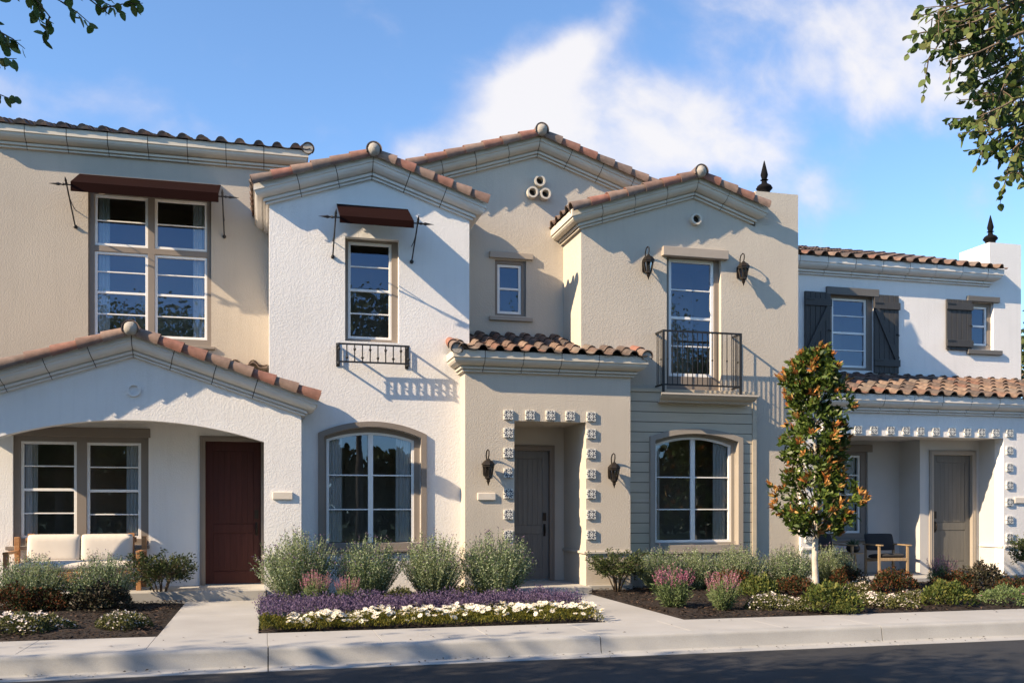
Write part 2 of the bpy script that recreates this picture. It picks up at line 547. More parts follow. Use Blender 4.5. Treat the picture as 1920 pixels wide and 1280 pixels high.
WHITE = (.735, .73, .725)
TAN = (.51, .465, .40)
M = dict(
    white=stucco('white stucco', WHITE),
    tan=stucco('tan stucco', TAN),
    beige=stucco('warm tan stucco', (.44, .395, .335)),
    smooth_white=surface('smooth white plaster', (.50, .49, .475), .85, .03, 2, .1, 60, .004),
    smooth_tan=surface('smooth tan plaster', (.50, .46, .40), .85, .03, 2, .1, 60, .004),
    cor_white=surface('white moulded trim', (.66, .635, .60), .85, .05, 3, .35, 90, .004),
    cor_tan=surface('tan moulded trim', (.54, .50, .43), .85, .05, 3, .35, 90, .004),
    joint=surface('trim joint', (.06, .055, .05), .95, .05),
    taupe=surface('taupe painted trim', (.215, .185, .16), .7, .04, 2, .12, 50, .003),
    taupe_tan=surface('tan painted trim', (.30, .27, .235), .75, .04, 2, .15, 60, .003),
    siding=surface('painted lap siding', (.51, .445, .345), .65, .05, 2, .15, 30, .003, stretch=(1, 1, 6)),
    frame=surface('white vinyl frame', (.80, .80, .79), .4, .02),
    tile=island_mat('clay roof tile', [(.17, .108, .083), (.135, .094, .078), (.19, .132, .10), (.11, .083, .073), (.16, .128, .107),
                                       (.205, .148, .115), (.095, .077, .07), (.165, .092, .07)], .8, .3, 70, stain=.35),
    rake=island_mat('clay rake tile', [(.24, .125, .095), (.20, .13, .105), (.25, .175, .14), (.18, .135, .115), (.26, .125, .095),
                                       (.24, .16, .13)], .8, .3, 60, stain=.22),
    mortar=surface('ridge mortar', (.33, .31, .28), .95, .12, 14, .6, 40, .01),
    iron=surface('black wrought iron', (.012, .012, .013), .5, .2, 8, .2, 60, .002, spec=.5),
    bronze=surface('dark bronze', (.022, .017, .013), .45, .2, 8, .2, 60, .002, metallic=.4),
    awning=surface('maroon awning canvas', (.0125, .0042, .0036), .95, .1, 1.2, .1, 300, .001, spec=.06),
    red_door=surface('oxblood painted wood', (.050, .0165, .0145), .5, .15, 3, .1, 30, .002, spec=.2, stretch=(8, 8, .6)),
    deep_door=surface('grey painted wood', (.16, .162, .16), .5, .1, 3, .1, 30, .002, stretch=(8, 8, .6)),
    grey_door=surface('charcoal painted wood', (.105, .104, .098), .5, .1, 3, .1, 30, .002, stretch=(8, 8, .6)),
    shutter=surface('slate painted boards', (.048, .048, .05), .65, .15, 4, .25, 30, .003, stretch=(8, 8, .6)),
    wood=surface('oiled teak', (.30, .145, .06), .55, .25, 4, .15, 20, .003, stretch=(1.5, 9, 9), col2=(.40, .21, .095)),
    oak=surface('pale oak', (.27, .195, .115), .6, .2, 4, .1, 20, .003, stretch=(9, 9, 1.5)),
    cushion=surface('cream outdoor fabric', (.58, .54, .49), .95, .03, 3, .3, 350, .002),
    seat=surface('charcoal outdoor fabric', (.03, .03, .033), .95, .1, 3, .3, 350, .002),
    curtain=surface('sheer curtain', (.80, .77, .73), .95, .04, 3),
    room=surface('dim room', (.42, .33, .25), .95, .1, .8),
    glass=glass_mat('window glass', .085),
    lamp_glass=glass_mat('lantern glass', -.036),
    spire=surface('black spire paint', (.007, .007, .008), .9, .1, spec=.1),
    slate=surface('slate grey trim', (.12, .118, .115), .7, .05, 2, .1, 50, .003),
    plate=surface('stone plaque', (.62, .57, .50), .7, .04, 6, .1, 60, .002),
    deco=flower_tile_mat('glazed flower tile'),
    concrete=surface('broom finished concrete', (.345, .345, .34), .85, .12, .9, .25, 90, .004, fine=.07, fscale=160),
    curb=surface('curb concrete', (.33, .335, .335), .85, .11, 1.4, .25, 60, .005, fine=.08, fscale=120),
    step=surface('step concrete', (.37, .365, .35), .85, .06, 1.5, .2, 90, .003, fine=.05),
    asphalt=surface('asphalt', (.022, .023, .026), .85, .34, .8, .6, 130, .006, fine=.35, fscale=170),
    soil=surface('garden soil', (.017, .0115, .009), .95, .3, 3, .8, 25, .03, fine=.3, fscale=60),
    bark=surface('grey bark', (.14, .11, .085), .9, .3, 5, .6, 25, .012, stretch=(3, 3, .8)),
    stone_trim=surface('mushroom painted trim', (.36, .315, .27), .75, .05, 3, .2, 60, .003),
    pale_bark=surface('pale bark', (.46, .42, .37), .9, .25, 7, .5, 25, .008, stretch=(2, 2, 1)),
    twig=surface('twig', (.10, .075, .05), .9, .2, 5),
    pot=surface('black planter', (.015, .015, .016), .6, .1),
    lawn=surface('lawn', (.05, .075, .02), .95, .3, 2, .5, 60, .02),
    chip=island_mat('bark mulch', [(.028, .017, .012), (.016, .010, .008), (.046, .027, .018), (.010, .007, .006), (.022, .014, .010), (.08, .05, .034)], .95),
    lav=island_mat('grey green foliage', [(.13, .19, .085), (.25, .32, .18), (.07, .115, .045), (.40, .45, .32), (.10, .155, .065), (.32, .38, .25), (.17, .23, .11)], .75, trans=.25),
    lav_stem=surface('green stems', (.13, .15, .075), .85, .2, 9),
    lav_tip=island_mat('small violet buds', [(.12, .075, .16), (.20, .14, .25), (.08, .06, .10), (.16, .12, .16)], .8, trans=.2),
    violet=island_mat('violet lavender spikes', [(.085, .058, .13), (.125, .088, .175), (.06, .042, .09), (.16, .12, .21), (.10, .075, .125)], .8, trans=.2),
    pink=island_mat('pink flower spikes', [(.40, .10, .21), (.48, .16, .28), (.32, .08, .18), (.45, .22, .31)], .8, trans=.25),
    salvia=island_mat('salvia foliage', [(.10, .15, .05), (.145, .20, .075), (.075, .12, .04), (.16, .21, .10)], .75, trans=.25),
    dark_leaf=island_mat('dark glossy foliage', [(.028, .045, .014), (.045, .065, .02), (.02, .034, .011), (.085, .105, .03), (.035, .055, .016)], .55, trans=.15, spec=.3),
    lime=island_mat('yellow green foliage', [(.065, .095, .02), (.10, .125, .026), (.04, .062, .014), (.17, .175, .045)], .65, trans=.25),
    olive=island_mat('low olive foliage', [(.075, .085, .028), (.11, .12, .04), (.055, .065, .022), (.14, .145, .05)], .7, trans=.2),
    daisy_leaf=island_mat('daisy foliage', [(.12, .115, .015), (.085, .095, .014), (.19, .165, .022), (.05, .062, .012)], .7, trans=.25),
    petal=island_mat('white petals', [(.74, .715, .63), (.66, .64, .55), (.80, .78, .71)], .7, trans=.2),
    petal_eye=surface('yellow daisy eye', (.55, .36, .03), .7),
    blush=island_mat('blush white blossoms', [(.70, .62, .56), (.80, .76, .72), (.62, .50, .46)], .7, trans=.2),
    rust=island_mat('rust red foliage', [(.055, .022, .012), (.10, .034, .014), (.03, .036, .012), (.02, .032, .010), (.025, .04, .011), (.15, .052, .018)], .7, trans=.2),
    magnolia=island_mat('magnolia leaves', [(.05, .085, .014), (.075, .12, .022), (.035, .06, .012), (.12, .16, .03), (.06, .095, .016)], .42, trans=.2, spec=.35),
    magnolia_tip=island_mat('bronze magnolia leaves', [(.36, .13, .035), (.46, .21, .06), (.26, .09, .03), (.42, .26, .09), (.32, .20, .06)], .55, trans=.2),
    tree_leaf=island_mat('street tree leaves', [(.075, .125, .03), (.105, .16, .045), (.05, .09, .022), (.15, .195, .065), (.14, .165, .055)], .6, trans=.3),
    far_leaf=island_mat('far tree leaves', [(.05, .075, .02), (.075, .10, .028), (.035, .055, .015), (.10, .12, .04)], .7, trans=.2),
    succ=island_mat('agave leaves', [(.06, .10, .06), (.08, .13, .075)], .6),
)
# ------------------------------------------------------------------ building elements
PROF = [(.25, 0), (.25, .12), (.228, .124), (.228, .140), (.222, .165), (.195, .198), (.155, .222), (.12, .235), (.072, .238),
        (.072, .250), (.094, .252), (.094, .290), (.040, .294), (.040, .306), (.058, .308), (.058, .334), (.012, .337), (.0, .34)]
CH = .34


def piece(mb, A, B, mi=0):
    n = len(A)
    fs = [(i, i + 1, n + i + 1, n + i) for i in range(n - 1)] + [(n - 1, 0, n, 2 * n - 1)]
    fs += [tuple(range(n))[::-1], tuple(range(n, 2 * n))]
    mb.add(list(A) + list(B), fs, mi)


def inset(S, back):
    """slightly smaller copy of a section, for the dark bed behind the joints"""
    c = Vector((sum(p[0] for p in S) / len(S), sum(p[1] for p in S) / len(S), sum(p[2] for p in S) / len(S)))
    return [tuple(Vector(p) + Vector((0, back, .004))) for p in S]


def cornice_h(mb, X0, X1, Yw, Zb, left=None, right=None, step=.66, gap=.013, first=None):
    """horizontal moulded cornice; left / right = depth of a mitred return or None"""
    def sec(x, sgn=0):
        return [(x + sgn * o, Yw - o, Zb + CH - d) for o, d in PROF]
    A = sec(X0, -1 if left is not None else 0)
    B = sec(X1, 1 if right is not None else 0)
    cuts = []
    x = X0 + (step * .75 if first is None else first)
    while x < X1 - .15:
        cuts.append(x)
        x += step
    cur = A
    for x in cuts:
        piece(mb, cur, sec(x - gap / 2))
        cur = sec(x + gap / 2)
    piece(mb, cur, B)
    piece(mb, inset(sec(X0 + .02), .02), inset(sec(X1 - .02), .02), 1)
    if left is not None:
        piece(mb, A, [(p[0], left, p[2]) for p in A])
    if right is not None:
        piece(mb, B, [(p[0], right, p[2]) for p in B])


def cornice_r(mb, Xp, ZpB, XL, XR, Yw, left=None, right=None, step=.66, gap=.013, plumbR=False):
    """raking cornice of a gable; joints stand square to the slope"""
    def zt(X, d):
        return ZpB - SL * abs(X - Xp) + (CH - d) / CA
    for side, Xe, ret in ((-1, XL, left), (1, XR, right)):
        def sec_v(xc, k=0.0):
            return [(xc + k * o, Yw - o, zt(xc + k * o, d)) for o, d in PROF]

        def sec_s(xc):
            return [(xc - side * d * SA, Yw - o, zt(xc - side * d * SA, d)) for o, d in PROF]
        cur = sec_v(Xp + side * gap / 2)
        end = sec_v(Xe, side)
        L = abs(Xe - Xp)
        x = step * .98
        while x < L - .25:
            piece(mb, cur, sec_s(Xp + side * (x - gap / 2)))
            cur = sec_s(Xp + side * (x + gap / 2))
            x += step * CA
        piece(mb, cur, end)
        piece(mb, inset(sec_v(Xp + side * .001), .02), inset(sec_v(Xe - side * .03), .02), 1)
        if ret is not None:
            piece(mb, end, [(p[0], ret, p[2]) for p in end])


TW, TEX = .31, .385
TPROF = [(0, -.005), (.018, .03), (.045, .058), (.085, .07), (.125, .058), (.152, .03), (.17, -.002), (.205, -.018), (.255, -.022), (.30, -.016), (.325, .0)]


def tile_field(mb, P0, U, V, N, width, length, mi=0, tw=TW, ex=TEX, stop=False):
    P0, U, V, N = Vector(P0), Vector(U), Vector(V), Vector(N)
    nc = max(1, int(round(width / tw)))
    tw = width / nc
    nr = int(math.ceil(length / ex))
    k = tw / .31
    n = len(TPROF)
    for c in range(nc):
        for r in range(nr):
            v0 = r * ex - .03 + random.uniform(-.008, .008)
            v1 = min(v0 + ex + .06, length + .05)
            du = c * tw + random.uniform(-.005, .005)
            lift = .036 + random.uniform(-.004, .006)
            lo = [P0 + U * (du + u * k) + V * v0 + N * (h + lift) for u, h in TPROF]
            lo2 = [P0 + U * (du + u * k) + V * (v0 + .004) + N * (h + lift - .017) for u, h in TPROF]
            up = [P0 + U * (du + u * k * .985) + V * v1 + N * (h + .004) for u, h in TPROF]
            fs = [(i, i + 1, 2 * n + i + 1, 2 * n + i) for i in range(n - 1)] + [(n + i, n + i + 1, i + 1, i) for i in range(n - 1)]
            if stop and r == 0:
                fs.append(tuple(n + i for i in range(7)))
            mb.add(lo + lo2 + up, fs, mi)


def rake_tiles(mb, A, B, side, r=.098, ln=.365, mi=0):
    """barrel tiles lapped up a slope from A (low) to B (high); side = across vector"""
    A, B, S = Vector(A), Vector(B), Vector(side)
    D = (B - A)
    L = D.length
    D.normalize()
    N = S.cross(D)
    if N.z < 0:
        N = -N
    cnt = max(1, int(round(L / ln)))
    ln = L / cnt
    na = 15
    th = [math.radians(-38 + 256 * i / (na - 1)) for i in range(na)]
    for i in range(cnt):
        p0 = A + D * (i * ln) + S * random.uniform(-.005, .005)
        p1 = A + D * ((i + 1) * ln + .07)
        ra, rb = r * 1.18 + random.uniform(-.003, .004), r * .84
        lo = [p0 + ra * (math.cos(t) * S + math.sin(t) * N) for t in th]
        li = [p0 + D * .003 + (ra - .017) * (math.cos(t) * S + math.sin(t) * N) for t in th]
        up = [p1 + rb * (math.cos(t) * S + math.sin(t) * N) for t in th]
        fs = [(j, j + 1, 2 * na + j + 1, 2 * na + j) for j in range(na - 1)] + [(na + j, na + j + 1, j + 1, j) for j in range(na - 1)]
        mb.add(lo + li + up, fs, mi)


def ridge_end(root, Xp, Yf, Zc, Yback):
    mb = MB()
    y = Yf
    na = 15
    th = [math.radians(-20 + 220 * i / (na - 1)) for i in range(na)]
    while y < Yback:
        y1 = y + .45
        ra, rb = .135, .112
        lo = [(Xp + ra * math.cos(t), y, Zc + ra * math.sin(t)) for t in th]
        li = [(Xp + (ra - .018) * math.cos(t), y + .003, Zc + (ra - .018) * math.sin(t)) for t in th]
        up = [(Xp + rb * math.cos(t), y1 + .07, Zc + rb * math.sin(t)) for t in th]
        fs = [(j, j + 1, 2 * na + j + 1, 2 * na + j) for j in range(na - 1)] + [(na + j, na + j + 1, j + 1, j) for j in range(na - 1)]
        mb.add(lo + li + up, fs)
        y = y1
    rc = mb.build('ridge_tile', M['rake'], root, smooth=True)
    mb = MB()
    pr = [(.004, -.045), (.045, -.036), (.085, -.012), (.108, .02), (.112, .05), (.10, .12)]
    mb.lathe(pr, (Xp, Yf + .005, Zc + .012), 20, 'Y')
    for i, v in enumerate(mb.v):
        h = math.sin(v[0] * 61 + v[2] * 47) * .006
        mb.v[i] = (v[0] + h, v[1] + h * .6, v[2] + h)
    mb.build('mortar_cap', M['mortar'], rc, smooth='all')


def gable_top(root, Xp, ZpB, XL, XR, Yw, Yback, cmat, left, right, field_back=None):
    """cornice, rake tiles, ridge and tile slopes of one gable"""
    mb = MB()
    cornice_r(mb, Xp, ZpB, XL, XR, Yw, left, right)
    mb.build('cornice', [cmat, M['joint']], root)
    zt = ZpB + CH / CA
    rf = MB()
    eL, eR = XL - .255, XR + .255
    if right is None:
        eR = XR + .22
    yf = Yw - .225
    for side, e in ((-1, eL), (1, eR)):
        ze = zt - SL * abs(e - Xp)
        L = abs(e - Xp) / CA
        V = (-side * CA, 0, SA)
        N = (side * SA, 0, CA)
        Nn = Vector(N)
        tile_field(rf, Vector((e, yf + .10, ze)) + Nn * .02, (0, 1, 0), V, N, Yback - yf - .10, L)
        # deck under the tiles
        a = Vector((e - side * .05, yf + .08, ze)) + Nn * .004
        b = Vector((Xp, yf + .08, zt)) + Nn * .004
        a2, b2 = a + Vector((0, Yback - yf - .08, 0)), b + Vector((0, Yback - yf - .08, 0))
        dn = Nn * -.10
        # the deck stays inside the moulding line
        k = Vector((0, .25, 0))
        rf.add([a + k, b + k, b2, a2, a + k + dn, b + k + dn, b2 + dn, a2 + dn],
               [(0, 1, 2, 3), (4, 7, 6, 5), (0, 4, 5, 1), (1, 5, 6, 2), (2, 6, 7, 3), (3, 7, 4, 0)], 1)
    ro = rf.build('roof', [M['tile'], M['joint']], root, smooth=True)
    rk = MB()
    for side, e in ((-1, eL), (1, eR)):
        ze = zt - SL * abs(e - Xp)
        Nn = Vector((side * SA, 0, CA))
        A = Vector((e + side * .02, yf - .03, ze)) + Nn * .004
        B = Vector((Xp + side * .05, yf - .03, zt - SL * .05)) + Nn * .004
        rake_tiles(rk, A, B, (0, 1, 0))
    rk.build('rake_tile', M['rake'], ro, smooth=True)
    ridge_end(ro, Xp, yf - .165, zt + .03, min(Yback, Yw + 3.5))


def arch_poly(x0, x1, z0, zs, za, n=18):
    """rectangle with a segmental arched head, counter-clockwise"""
    w = x1 - x0
    h = za - zs
    R = (w * w / 4 + h * h) / (2 * h)
    cx, cz = (x0 + x1) / 2, za - R
    a0 = math.asin((w / 2) / R)
    pts = [(x0, z0), (x1, z0)]
    for i in range(n + 1):
        a = a0 - 2 * a0 * i / n
        pts.append((cx + R * math.sin(a), cz + R * math.cos(a)))
    return pts


def rect(x0, x1, z0, z1):
    return [(x0, z0), (x1, z0), (x1, z1), (x0, z1)]


def shrink(poly, d):
    """inset a convex polygon (counter-clockwise) by d"""
    n = len(poly)
    out = []
    for i in range(n):
        p0, p1, p2 = Vector(poly[i - 1]), Vector(poly[i]), Vector(poly[(i + 1) % n])
        e1, e2 = (p1 - p0).normalized(), (p2 - p1).normalized()
        n1, n2 = Vector((-e1.y, e1.x)), Vector((-e2.y, e2.x))
        b = n1 + n2
        k = d / max(.2, (1 + n1.dot(n2)))
        out.append(tuple(p1 + b * k))
    return out


def make_window(root, Yc, casing, sashes, cas_t=.10, curtains=(), room_d=1.1, cmat='taupe', sill=None, lintel=None, ring=None,
                trimmat=None, name='window'):
    """casing: outer polygon of the painted surround (its face at depth Yc); sashes: dicts(poly, rows, bars, w)"""
    tm = trimmat or M[cmat]
    mb = MB()
    mb.panel(casing, [s['poly'] for s in sashes], Yc, Yc + cas_t)
    win = mb.build(name, M[cmat], root, bevel=.004)
    if ring:
        outer, inner, y0, y1 = ring
        r = MB()
        r.panel(outer, [inner], y0, y1)
        r.build('trim', tm, win, bevel=.008)
    fr, pn = MB(), MB()
    for s in sashes:
        w = s.get('w', .045)
        inn = shrink(s['poly'], w)
        yf = Yc + .025
        fr.panel(s['poly'], [inn], yf, yf + .06)
        xs = [p[0] for p in inn]
        zs = [p[1] for p in inn]
        x0, x1, z0, z1 = min(xs), max(xs), min(zs), max(zs)
        for z, t in s.get('rows', ()):
            fr.box(x0 - .002, x1 + .002, yf + (.006 if t > .03 else .012), yf + .05, z - t / 2, z + t / 2)
        for x, t in s.get('bars', ()):
            fr.box(x - t / 2, x + t / 2, yf + .004, yf + .053, z0 - .002, z1 + .001)
        pn.sheet(inn, yf + .034)
    fr.build('frame', M['frame'], win, bevel=.004)
    pn.build('pane', M['glass'], win)
    xs = [p[0] for p in casing]
    zs = [p[1] for p in casing]
    a, b, c, d = min(xs) - .02, max(xs) + .02, min(zs) - .02, max(zs) + .02
    y0, y1 = Yc + cas_t + .004, Yc + cas_t + room_d
    rm = MB()
    rm.add([(a, y0, c), (b, y0, c), (b, y0, d), (a, y0, d), (a, y1, c), (b, y1, c), (b, y1, d), (a, y1, d)],
           [(4, 5, 6, 7), (0, 1, 5, 4), (1, 2, 6, 5), (2, 3, 7, 6), (3, 0, 4, 7)])
    rm.box(a + (b - a) * .30, a + (b - a) * .42, y1 - .05, y1 - .02, c + .3, d - .5)
    rm.build('interior', M['room'], win)
    for x0, x1 in curtains:
        cu = MB()
        n = 26
        top, bot = [], []
        ph = random.uniform(0, 6)
        for i in range(n + 1):
            x = x0 + (x1 - x0) * i / n
            y = Yc + cas_t + .022 + .012 * math.sin(ph + i * 1.05) + .006 * math.sin(ph * 2 + i * .37)
            top.append((x, y, d - .03))
            bot.append((x + .012 * math.sin(i * .8 + ph), y + .01, c + .03))
        cu.add(top + bot, [(i, i + 1, n + 2 + i, n + 1 + i) for i in range(n)])
        cu.build('curtain', M['curtain'], win, smooth='all')
    if sill:
        x0, x1, z0, z1, ya, yb = sill
        sb = MB()
        sb.box(x0, x1, ya, yb, z0, z1)
        sb.build('sill', tm, win, bevel=.008)
    if lintel:
        lb = MB()
        for x0, x1, z0, z1, ya, yb in (lintel if isinstance(lintel, list) else [lintel]):
            lb.box(x0, x1, ya, yb, z0, z1)
        lb.build('lintel', tm, win, bevel=.008)
    return win


def make_door(root, Yd, x0, x1, z0, z1, mat, hx, frame_mat, fw=.09, label=None, proud=.03, gv=.004):
    fr = MB()
    fr.panel([(x0 - fw, z0), (x0, z0), (x0, z1), (x1, z1), (x1, z0), (x1 + fw, z0), (x1 + fw, z1 + fw), (x0 - fw, z1 + fw)], [],
             Yd - proud, Yd + .12)
    st = .006
    fr.panel([(x0 - fw + .03, z0 + st), (x0 - fw + .045, z0 + st), (x0 - fw + .045, z1 + fw - .045), (x1 + fw - .045, z1 + fw - .045),
              (x1 + fw - .045, z0 + st), (x1 + fw - .03, z0 + st), (x1 + fw - .03, z1 + fw - .03), (x0 - fw + .03, z1 + fw - .03)], [],
             Yd - proud - .008, Yd - proud + .01)
    dm = MB()
    y = Yd + .05
    dm.box(x0, x1, y + .016, y + .05, z0 + .012, z1)
    s = .125
    zm = z0 + (z1 - z0) * .36
    for a, b, c, d in ((x0, x0 + s, z0 + .012, z1), (x1 - s, x1, z0 + .012, z1), (x0 + s, x1 - s, z0 + .012, z0 + .22),
                       (x0 + s, x1 - s, zm, zm + .15), (x0 + s, x1 - s, z1 - .15, z1)):
        dm.box(a + .0005, b - .0005, y, y + .017, c, d)
    for c, d in ((z0 + .22, zm), (zm + .15, z1 - .15)):
        n = 7
        W = (x1 - x0 - 2 * s) / n
        for i in range(n):
            dm.box(x0 + s + i * W + gv, x0 + s + (i + 1) * W - gv, y + .009, y + .017, c + .012, d - .012)
    door = dm.build('door', M[mat], root, bevel=.003)
    if label:
        door['label'] = label
    fr.build('door_frame', M[frame_mat], door, bevel=.005)
    h = MB()
    zc = z0 + 1.0
    h.box(hx - .032, hx + .032, y - .022, y, zc + .12, zc + .27)
    h.box(hx - .02, hx + .02, y - .012, y, zc - .17, zc + .06)
    h.tube([(hx, y - .005, zc + .04), (hx, y - .05, zc + .03), (hx, y - .062, zc - .02), (hx, y - .058, zc - .10), (hx, y - .02, zc - .145), (hx, y - .003, zc - .15)], .011, 8)
    h.build('handle', M['bronze'], door, smooth=True)
    return door


def round_vent(root, x, z, Yw, r, mat, depth=.06, hollow=True):
    mb = MB()
    n = 28
    out = [(x + r * math.cos(2 * pi * i / n), z + r * math.sin(2 * pi * i / n)) for i in range(n)]
    ri = r * .68
    inn = [(x + ri * math.cos(2 * pi * i / n), z + ri * math.sin(2 * pi * i / n)) for i in range(n)]
    mb.panel(out, [inn], Yw - depth, Yw + .01)
    o = mb.build('vent_pipe', mat, root, smooth=True)
    mb = MB()
    mb.sheet([(x + ri * 1.02 * math.cos(2 * pi * i / n), z + ri * 1.02 * math.sin(2 * pi * i / n)) for i in range(n)], Yw - .004)
    mb.build('screen', M['bronze'] if hollow else mat, o)
    return o


def deco_tiles(root, pts, Yw, s):
    first = None
    for x, z in pts:
        if first is None:
            mb = MB()
            mb.box(-s / 2, s / 2, -.032, .004, -s / 2, s / 2)
            first = mb.build('flower_tile', M['deco'], root, bevel=.004, local=True)
            o = first
        else:
            o = first.copy()
            COL.objects.link(o)
        o.parent = root
        o.location = Vector((x, Yw, z)) - root.location
    return first


def belt(root, x0, x1, Yw, mat, z=.66):
    """thin water-table ledge"""
    mb = MB()
    mb.box(x0, x1, Yw - .035, Yw + .002, z, z + .045)
    mb.box(x0 + .006, x1 - .006, Yw - .018, Yw + .001, z - .03, z)
    mb.build('belt_course', mat, root, bevel=.006)


def zb(X_, Xp, Zp):
    return Zp - SL * abs(X_ - Xp)


# ================================================================== HOUSE A : red door, white bay
A = empty('town_house', (-2.0, 17.0, 0), 'town house with oxblood front door, arched white porch and white gabled bay with maroon awnings', 'house',
          'row of town houses')
TREND = 0.02
# --- upper tan wall behind the porch
ax0, ax1 = -4.5, .746
w1L, w1R = X(165, YA), X(396, YA)
w1T, w1B = Z(165, 345, YA), Z(396, 650, YA)
mb = MB()
mb.panel(rect(ax0, ax1, 2.6, 7.67), [rect(w1L, w1R, w1B, w1T)], YA, YA + .25)
mb.box(ax0, ax0 + .25, YA + .25, YA + 8, 0, 7.9)
mb.box(ax1 - .25, ax1, YA + .25, YA + 8, 2.6, 7.9)
o = mb.build('wall', M['beige'], A)
o['label'] = 'warm tan upper wall'
mb = MB()
cornice_h(mb, ax0, .50, YA, 7.655, left=YA + 1, right=YA + .4, first=.5)
mb.build('cornice', [M['cor_tan'], M['joint']], A)
mb = MB()
ze = 7.655 + CH
tile_field(mb, (ax0 - .3, YA - .26, ze + .005), (1, 0, 0), (0, CA, SA), (0, -SA, CA), .76 - ax0 + .3, 5.0, tw=.325, stop=True)
dk = MB()
a = Vector((ax0 - .24, YA + .02, ze + .28 * SL - .03))
mb.add([a, a + Vector((.7 - ax0 + .3, 0, 0)), a + Vector((.7 - ax0 + .3, 4.8 * CA, 4.8 * SA)), a + Vector((0, 4.8 * CA, 4.8 * SA))], [(0, 1, 2, 3)], 1)
o = mb.build('roof', [M['tile'], M['joint']], A, smooth=True)
mb = MB()
rake_tiles(mb, (.74, YA - .28, ze + .03), (.74, YA - .28 + 4.8 * CA, ze + .03 + 4.8 * SA), (1, 0, 0), r=.10)
mb.lathe([(.09, -.004), (.09, .03)], (.74, YA - .285, ze + .03), 18, 'Y', 1)
mb.build('rake_tile', [M['rake'], M['mortar']], o, smooth=True)
# --- upper window: four sashes
yc = YA + .05
def sq(u0, u1, vt, vb, Y):
    um = (u0 + u1) / 2
    return rect(X(u0, Y), X(u1, Y), Z(um, vb, Y), Z(um, vt, Y))
ys = yc
zA = [Z(u, v, ys) for u, v in ((226, 367), (226, 462), (226, 473))]
zBot = Z(340, 635.5, ys)
xl0, xl1, xr0, xr1 = X(177, ys), X(277.5, ys), X(290, ys), X(388.5, ys)
hh = zA[2] - zBot
up = (zA[0] - zA[1]) / 2 + zA[1]
rows_lo = [(zBot + hh * .265, .022), (zBot + hh * .52, .04), (zBot + hh * .765, .022)]
make_window(A, yc, rect(w1L, w1R, w1B, w1T),
            [dict(poly=rect(xl0, xl1, zA[1], zA[0]), rows=[(up, .022)]), dict(poly=rect(xr0, xr1, zA[1], zA[0]), rows=[(up, .022)]),
             dict(poly=rect(xl0, xl1, zBot, zA[2]), rows=rows_lo), dict(poly=rect(xr0, xr1, zBot, zA[2]), rows=rows_lo)],
            curtains=[(xl0 + .06, xl0 + .24), (xr1 - .26, xr1 - .06)],
            sill=(w1L - .05, w1R + .07, w1B - .055, w1B - .002, YA - .05, YA + .02))

# --- white gabled bay
bx0, bx1, bxp, bzp = .05, 3.448, 1.745, 7.062
u2L, u2R = X(647, YF), X(748, YF)
u2T, u2B = Z(700, 447, YF), Z(700, 641, YF)
r2 = (X(596.5, YF), X(799.5, YF), Z(700, 1027.5, YF), Z(700, 813, YF) + .0, Z(700, 791, YF))
ringo = arch_poly(r2[0], r2[1], r2[2], Z(598, 811, YF), Z(700, 790, YF))
ringi = shrink(ringo, .095)
mb = MB()
mb.panel([(bx0, -.1), (bx1, -.1), (bx1, zb(bx1, bxp, bzp)), (bxp, bzp), (bx0, zb(bx0, bxp, bzp))],
         [rect(u2L, u2R, u2B, u2T), ringi], YF, YF + .25)
zt = zb(bx0, bxp, bzp)
mb.box(bx0, bx0 + .25, YF + .25, YA + 4, -.1, zt)
mb.box(bx1 - .25, bx1, YF + .25, YR + 3, -.1, zt)
o = mb.build('wall', M['white'], A)
o['label'] = 'white stucco wall of the gabled bay'
gable_top(A, bxp, bzp, bx0, bx1, YF, YA + 3.4, M['cor_white'], YA + .1, YR + .1)
# narrow upper window in a deep reveal
yc = YF + .13
s0 = rect(X(652.5, yc), X(734.5, yc), Z(694, 636, yc), Z(694, 455, yc))
h = s0[2][1] - s0[0][1]
zz = s0[0][1]
make_window(A, yc, rect(u2L, u2R, u2B, u2T), [dict(poly=s0, rows=[(zz + h * .265, .022), (zz + h * .505, .042), (zz + h * .75, .022)])], curtains=())
# big arched window
yc = YF + .10
fp = arch_poly(X(612, yc), X(776.5, yc), Z(694, 1022, yc), Z(612, 822.5, yc), Z(694, 810, yc))
fz0, fz1 = fp[0][1], max(p[1] for p in fp)
make_window(A, yc, ringi, [dict(poly=fp, rows=[(Z(694, 890.5, yc), .022), (Z(694, 954.5, yc), .022)], bars=[((fp[0][0] + fp[1][0]) / 2, .085)])],
            curtains=[(fp[0][0] + .05, fp[0][0] + .27), (fp[1][0] - .30, fp[1][0] - .05)], ring=(ringo, ringi, YF - .045, YF + .05),
            sill=(r2[0] - .02, r2[1] + .02, r2[2] - .06, r2[2] - .004, YF - .075, YF + .01), room_d=1.6)
# iron balconette below the narrow window
bl0, bl1 = X(634, YF - .26), X(768, YF - .26)
bt, bb = Z(632, 643.5, YF - .26), Z(632, 677, YF - .26)
mb = MB()
yb = YF - .26
for z in (bt, bb):
    mb.box(bl0, bl1, yb, yb + .028, z - .014, z + .014)
    mb.box(bl0, bl0 + .028, yb + .0285, YF + .01, z - .0135, z + .0135)
    mb.box(bl1 - .028, bl1, yb + .0285, YF + .01, z - .0135, z + .0135)
nb = 10
for i in range(nb):
    x = bl0 + .016 + (bl1 - bl0 - .032) * i / (nb - 1)
    mb.box(x - .009, x + .009, yb + .006, yb + .023, bb + .015, bt - .015)
    zk = bt - .085 if i % 2 == 0 else bb + .075
    if 0 < i < nb - 1:
        zk = bb + .075 if i % 2 else bt - .085
    mb.lathe([(.011, -.028), (.026, 0), (.011, .028)], (x, yb + .0145, zk), 8)
